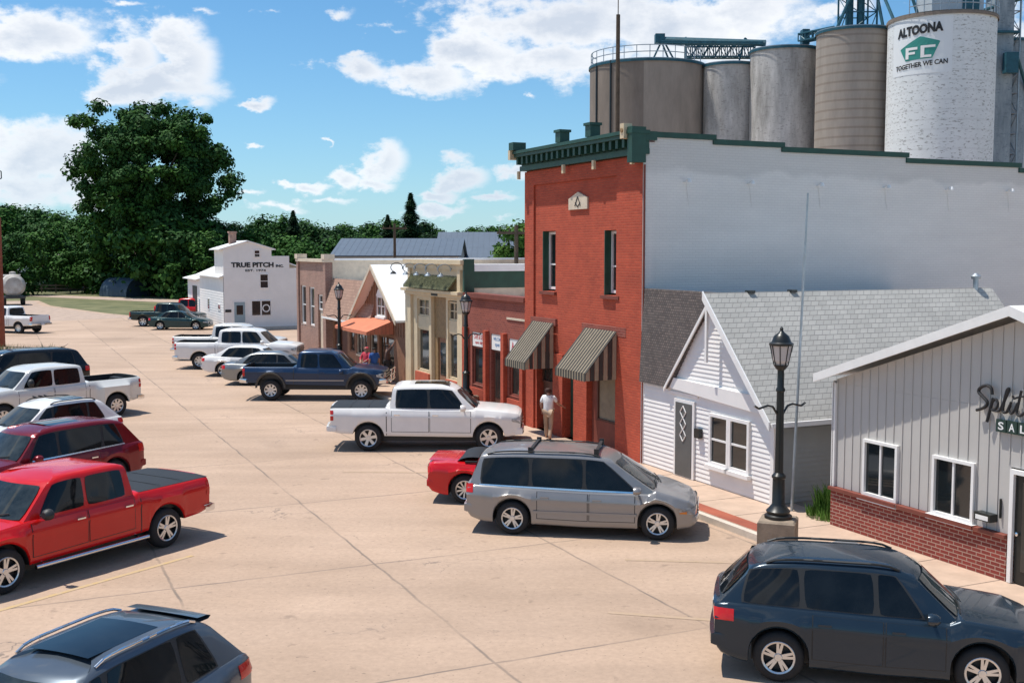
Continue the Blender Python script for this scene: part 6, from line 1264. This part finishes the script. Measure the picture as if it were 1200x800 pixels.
# ================================================================ street furniture
mat('lamp_glass', (.55, .50, .48), .2, var=.1, spec=.6); mat('concrete_ped', (.27, .21, .155), .9, var=.25, vscale=5, bump=.3)
def lamp_proto():
    t = thing('street_lamp', 'nearest black street lamp standing on a square concrete pedestal in front of the cottage', 'street lamp', (5.28, 22.0, 0), rad(-65), 'black lantern street lamps')
    z = .72; m_ = M(); m_.lathe([(.27, z), (.27, z + .05), (.22, z + .08), (.24, z + .14), (.20, z + .18), (.15, z + .24), (.125, z + .28), (.12, z + .78), (.14, z + .80), (.14, z + .84), (.085, z + .90), (.072, z + 2.5), (.09, z + 2.52), (.09, z + 2.56), (.068, z + 2.6), (.065, z + 2.93), (.10, z + 2.96), (.12, z + 3.0)], n=20); m_.build('post', 'black_metal', t, smooth=35)
    for sg in (1, -1):
        m_ = M(); m_.path([(0, sg * .06, z + 2.05), (0, sg * .18, z + 2.22), (0, sg * .30, z + 2.25), (0, sg * .52, z + 2.20), (0, sg * .60, z + 2.25)], .022, 6); m_.lathe([(.0, 0), (.035, .03), (0, .06)], (0, sg * .6, z + 2.22), 8); m_.build('banner_arm', 'black_metal', t, smooth=50)
    m_ = M(); m_.lathe([(.10, z + 3.02), (.155, z + 3.12), (.205, z + 3.42), (.20, z + 3.44)], n=8); m_.build('lantern_glass', 'lamp_glass', t)
    m_ = M(); m_.lathe([(.06, z + 2.99), (.13, z + 3.0), (.14, z + 3.03), (.05, z + 3.05)], n=16)
    for k in range(8):
        a = 2 * math.pi * k / 8; c, s = math.cos(a), math.sin(a); m_.tube((.165 * c * .8, .165 * s * .8, z + 3.02), (.222 * c, .222 * s, z + 3.44), .011, 5)
    m_.lathe([(.235, z + 3.42), (.24, z + 3.46), (.19, z + 3.49), (.15, z + 3.60), (.08, z + 3.66), (.05, z + 3.68), (.03, z + 3.72), (.035, z + 3.75), (.0, z + 3.80)], n=20); m_.build('lantern_frame', 'black_metal', t, smooth=35)
    return t
lp = lamp_proto()
def dup(root, loc, label, zoff=0):
    r = root.copy(); COL.objects.link(r); r.location = (loc[0], loc[1], zoff); r['label'] = label
    for ch in list(root.children):
        c = ch.copy(); COL.objects.link(c); c.parent = r
        for g_ in ch.children: d_ = g_.copy(); COL.objects.link(d_); d_.parent = c
    return r
p2 = wld(-11.33, -.75); p3 = wld(-24.91, -1.4)
l2 = dup(lp, (-1.67, 40.8), 'black street lamp at the corner of the tan shop and the low brick shop'); l3 = dup(lp, (-8.11, 52.78), 'farthest black street lamp, in front of the tan shingled mansard shop')
def pedestal(x, y, label):
    m_ = M(); a = .36; m_.lathe([(a * 1.414, .10), (a * 1.414, .66), (a * 1.414 - .05, .70), (.2, .718)], n=4); o = m_.build('pedestal', 'concrete_ped'); o.location = (x, y, 0); o.rotation_euler = (0, 0, rad(45 - 20)); tag(o, label, 'pedestal', 'concrete lamp pedestals'); return o
pedestal(5.28, 22.0, 'square weathered concrete pedestal under the nearest street lamp'); pedestal(-1.67, 40.8, 'concrete pedestal under the street lamp between brick and tan shops'); pedestal(-8.11, 52.78, 'concrete pedestal under the farthest street lamp')
fp = (6.30, 24.98); m_ = M(); m_.tube((0, 0, .1), (.20, -.05, 7.25), .035, 8, 0, .022); o = m_.build('thin_pole', 'galv'); o.location = (fp[0], fp[1], 0); tag(o, 'thin leaning grey metal pole rising at the cottage corner', 'pole')
m_ = M(); m_.lathe([(.30, 0), (.30, .012), (.26, .014)], n=24); o = m_.build('manhole_cover', 'galv'); q = wld(9.2, -.85); o.location = (q[0], q[1], .152); tag(o, 'round metal utility cover set in the sidewalk by the metal-sided shop', 'manhole cover')
m_ = M(); m_.tube((0, 0, 0), (0, 0, 21.3), .17, 8, 0, .13); m_.tube((0, 0, 21.3), (0, 0, 27), .035, 5); up = m_.build('mast', 'bark'); up.location = (hx(722, 75), 75, 0); tag(up, 'tall dark mast with thin antenna in front of the wide brown tank', 'mast')
def upole(name, label, x, y, h, lean=0):
    t = thing(name, label, 'utility pole', (x, y, 0), .3); m_ = M(); m_.tube((0, 0, 0), (lean, 0, h), .15, 8, 0, .11); m_.build('pole', 'bark', t); m_ = M(); m_.box(-1.1, 1.1, -.06, .06, h - .5, h - .36); [m_.tube((q, 0, h - .36), (q, 0, h - .2), .04, 6) for q in (-.95, -.4, .4, .95)]; m_.build('crossarm', 'bark', t); return t
upole('utility_pole', 'brown utility pole rising before the long blue-roofed shed', hx(463, 98), 98, hz(262, 98))
upole('utility_pole', 'pale utility pole in front of the sunny maple tree', hx(605, 62), 62, hz(264, 62))
t = thing('sign_mast', 'rusty red lattice mast with small lamp head at the far left edge', 'mast', (hx(0, 70), 70, 0)); m_ = M(); m_.box(-.16, .16, -.16, .16, 0, hz(255, 70)); m_.build('post', mat('rust', (.22, .05, .02), .8, var=.3), t); m_ = M(); m_.box(-.09, .09, -.09, .09, hz(255, 70) + .003, hz(226, 70)); m_.build('upper_post', 'galv', t); m_ = M(); m_.tube((0, 0, hz(226, 70)), (0, 0, hz(200, 70)), .05, 6); m_.path([(0, 0, hz(212, 70)), (.35, 0, hz(210, 70)), (.35, 0, hz(202, 70)), (0, 0, hz(200, 70))], .035, 5); m_.build('lamp_arm', 'black_metal', t)

# ================================================================ people
def skin_obj(name, V, E, R, matname, parent, sub=1):
    me = bpy.data.meshes.new(name); me.from_pydata(V, E, []); o = bpy.data.objects.new(name, me); COL.objects.link(o)
    md = o.modifiers.new('s', 'SKIN'); md.use_smooth_shade = True; md.branch_smoothing = .3
    for i, r in enumerate(R): me.skin_vertices[0].data[i].radius = r if isinstance(r, tuple) else (r, r)
    me.skin_vertices[0].data[0].use_root = True
    ss = o.modifiers.new('b', 'SUBSURF'); ss.levels = sub; ss.render_levels = sub
    bpy.context.view_layer.update(); m2 = bpy.data.meshes.new_from_object(o.evaluated_get(bpy.context.evaluated_depsgraph_get()))
    o.modifiers.clear(); o.data = m2; m2.materials.clear(); m2.materials.append(MC[matname]); bpy.data.meshes.remove(me)
    m2.polygons.foreach_set('use_smooth', [True] * len(m2.polygons)); m2.update()
    if parent: o.parent = parent
    return o
mat('skin', (.42, .22, .15), .55, var=.05); mat('hair_brown', (.045, .014, .009), .7, var=.2); mat('hair_dark', (.02, .014, .012), .7)
mat('cloth_white', (.78, .77, .76), .9, var=.05); mat('cloth_khaki', (.46, .33, .23), .9, var=.15); mat('cloth_red', (.55, .05, .08), .9, var=.2); mat('cloth_blue', (.03, .10, .32), .9, var=.15); mat('cloth_dark', (.025, .025, .03), .9, var=.2); mat('cloth_jeans', (.07, .10, .15), .9, var=.2); mat('cloth_brown', (.09, .05, .04), .9); mat('shoe', (.03, .025, .025), .6); mat('eye', (.02, .02, .02), .3)
def person(label, loc, rz, h, J, top_m, bot_m, hair_m, long_hair=False, sleeve=.5, group=None, longtop=True, female=False):
    """J: dict of joint positions in metres for a 1.7 m figure facing +y; scaled to h"""
    t = thing('person', label, 'person', loc, rz, group); k = h / 1.7; t.scale = (k, k, k)
    P = dict(pel=(0, 0, .93), wai=(0, 0, 1.06), che=(0, .0, 1.25), nec=(0, -.01, 1.43), nk2=(0, .01, 1.50), hd=(0, .03, 1.58), hd2=(0, .025, 1.66),
             shL=(-.17, 0, 1.39), shR=(.17, 0, 1.39), elL=(-.22, -.02, 1.12), elR=(.22, -.02, 1.12), wrL=(-.24, .06, .89), wrR=(.24, .06, .89), hipL=(-.09, 0, .90), hipR=(.09, 0, .90), knL=(-.10, .02, .49), knR=(.10, .02, .49), anL=(-.10, -.02, .09), anR=(.10, -.02, .09), toL=(-.11, .13, .035), toR=(.11, .13, .035)); P.update(J)
    names = list(P); idx = {n_: i for i, n_ in enumerate(names)}
    Rd = dict(pel=(.15, .11), wai=(.125, .095), che=(.155, .11), nec=(.07, .065), nk2=(.055, .055), hd=(.075, .092), hd2=(.072, .088), shL=.058, shR=.058, elL=.043, elR=.043, wrL=.030, wrR=.030, hipL=.088, hipR=.088, knL=.058, knR=.058, anL=.040, anR=.040, toL=.034, toR=.034)
    E = [('pel', 'wai'), ('wai', 'che'), ('che', 'nec'), ('nec', 'nk2'), ('nk2', 'hd'), ('hd', 'hd2'), ('che', 'shL'), ('che', 'shR'), ('shL', 'elL'), ('elL', 'wrL'), ('shR', 'elR'), ('elR', 'wrR'), ('pel', 'hipL'), ('pel', 'hipR'), ('hipL', 'knL'), ('knL', 'anL'), ('anL', 'toL'), ('hipR', 'knR'), ('knR', 'anR'), ('anR', 'toR')]
    V = [P[n_] for n_ in names]; RR = [Rd[n_] for n_ in names]; EE = [(idx[a], idx[b]) for a, b in E]
    for s, wn, el_ in ((-1, 'wrL', 'elL'), (1, 'wrR', 'elR')):     # palm, four fingers and a thumb
        w = Vector(P[wn]); d = (w - Vector(P[el_])).normalized(); palm = w + d * .075; sd = d.cross(Vector((0, 0, 1))); sd = sd.normalized() if sd.length > .1 else Vector((1, 0, 0)); up_ = sd.cross(d)
        b = len(V); V.append(tuple(palm)); RR.append((.034, .018)); EE.append((idx[wn], b))
        for f_, (o_, ln) in enumerate(((-.030, .06), (-.010, .075), (.010, .072), (.030, .055))):
            v1 = palm + sd * o_ * 1.0 + d * ln * .55; v2 = v1 + d * ln * .45 - up_ * .02; V += [tuple(v1), tuple(v2)]; RR += [.009, .007]; EE += [(b, len(V) - 2), (len(V) - 2, len(V) - 1)]
        v1 = w + d * .04 + sd * .045 * -s; v2 = v1 + d * .035; V += [tuple(v1), tuple(v2)]; RR += [.011, .009]; EE += [(idx[wn], len(V) - 2), (len(V) - 2, len(V) - 1)]
    body = skin_obj('body', V, EE, RR, 'skin', t)
    # face
    hd = Vector(P['hd']); m_ = M()
    for s in (-1, 1): m_.lathe([(.0, -.006), (.010, 0), (0, .006)], (hd.x + s * .030, hd.y + .088, hd.z + .02), 8, axis='y')
    m_.build('eyes', 'eye', t); m_ = M(); m_.slab([(hd.x - .012, hd.y + .085, hd.z - .015), (hd.x + .012, hd.y + .085, hd.z - .015), (hd.x, hd.y + .088, hd.z + .02)], (0, .018, -.002)); m_.box(hd.x - .10, hd.x - .085, hd.y - .02, hd.y + .01, hd.z - .02, hd.z + .03); m_.box(hd.x + .085, hd.x + .10, hd.y - .02, hd.y + .01, hd.z - .02, hd.z + .03); m_.build('nose_and_ears', 'skin', t)
    m_ = M(); m_.box(hd.x - .022, hd.x + .022, hd.y + .084, hd.y + .092, hd.z - .045, hd.z - .036); m_.build('mouth', 'cloth_red', t)
    def sub(nm, keys, edges, radii, m__): ii = {a: i for i, a in enumerate(keys)}; return skin_obj(nm, [P[a] if isinstance(a, str) else a for a in keys], [(ii[a], ii[b]) for a, b in edges], radii, m__, t)
    mixp = lambda a, b, f: tuple(lerp(P[a][i], P[b][i], f) for i in range(3))
    P['slL'] = mixp('shL', 'elL', sleeve) if sleeve <= 1 else mixp('elL', 'wrL', sleeve - 1); P['slR'] = mixp('shR', 'elR', sleeve) if sleeve <= 1 else mixp('elR', 'wrR', sleeve - 1)
    low = mixp('pel', 'wai', -.35); low = (low[0], low[1], low[2] - (.18 if female else .02)); P['hem'] = low; P['col'] = mixp('nec', 'nk2', .1)
    ks = ['che', 'wai', 'hem', 'col', 'shL', 'shR', 'slL', 'slR']; ed = [('che', 'wai'), ('wai', 'hem'), ('che', 'col'), ('che', 'shL'), ('che', 'shR'), ('shL', 'slL'), ('shR', 'slR')]
    rd = [(.195, .145), (.175, .14), (.245, .19) if female else (.18, .14), (.078, .074), .075, .075, .066, .066]
    if sleeve > 1: ks[6:] = ['elL', 'elR', 'slL', 'slR']; ed[5:] = [('shL', 'elL'), ('shR', 'elR'), ('elL', 'slL'), ('elR', 'slR')]; rd[6:] = [.058, .058, .045, .045]
    sub('shirt', ks, ed, rd, top_m)
    sub('trousers', ['pel', 'hipL', 'hipR', 'knL', 'knR', 'anL', 'anR'], [('pel', 'hipL'), ('pel', 'hipR'), ('hipL', 'knL'), ('hipR', 'knR'), ('knL', 'anL'), ('knR', 'anR')], [(.165, .125), .102, .102, .074, .074, .060, .060], bot_m)
    for s in ('L', 'R'): sub('shoe', ['an' + s, 'to' + s], [('an' + s, 'to' + s)], [.046, .042], 'shoe')
    c = Vector(P['hd2']); hv = [(c.x, c.y - .022, c.z + .01), (c.x, c.y - .035, c.z - .07), (c.x, c.y - .045, c.z - (.17 if long_hair else .11))]
    skin_obj('hair', hv, [(0, 1), (1, 2)], [(.108, .112), (.122, .105), (.12, .075) if long_hair else (.07, .05)], hair_m, t)
    return t
wp = wld(-4.42, -.52)
person('person in white blouse and khaki trousers with dark hair, walking towards the green door', (1.12, 34.45, .15), rad(-14), 1.66,
       dict(knL=(-.09, .10, .50), anL=(-.10, .14, .11), toL=(-.10, .29, .05), knR=(.09, -.04, .48), anR=(.09, -.22, .12), toR=(.09, -.10, .035), elR=(.28, .10, 1.16), wrR=(.40, .30, 1.05), elL=(-.23, -.04, 1.12), wrL=(-.22, .10, .93)), 'cloth_white', 'cloth_khaki', 'hair_brown', True, .8, female=True)
person('person in red top and pink cap holding a blue bag, by the orange awning', (-6.35, 48.9, .15), rad(150), 1.68, dict(elL=(-.24, .10, 1.15), wrL=(-.10, .28, 1.05), elR=(.24, .10, 1.15), wrR=(.12, .28, 1.05)), 'cloth_red', 'cloth_jeans', 'cloth_red', False, 1.6)
person('person in bright blue shirt standing right of the red-topped person by the awning', (-5.95, 48.4, .15), rad(30), 1.70, dict(), 'cloth_blue', 'cloth_jeans', 'hair_dark', False, .8)
person('person in dark clothes with one arm raised against the brown wooden wall', (*wld(-20.5, -.5), .15), rad(-80), 1.78, dict(elR=(.32, .10, 1.50), wrR=(.38, .22, 1.72)), 'cloth_brown', 'cloth_dark', 'hair_dark', False, 1.6)
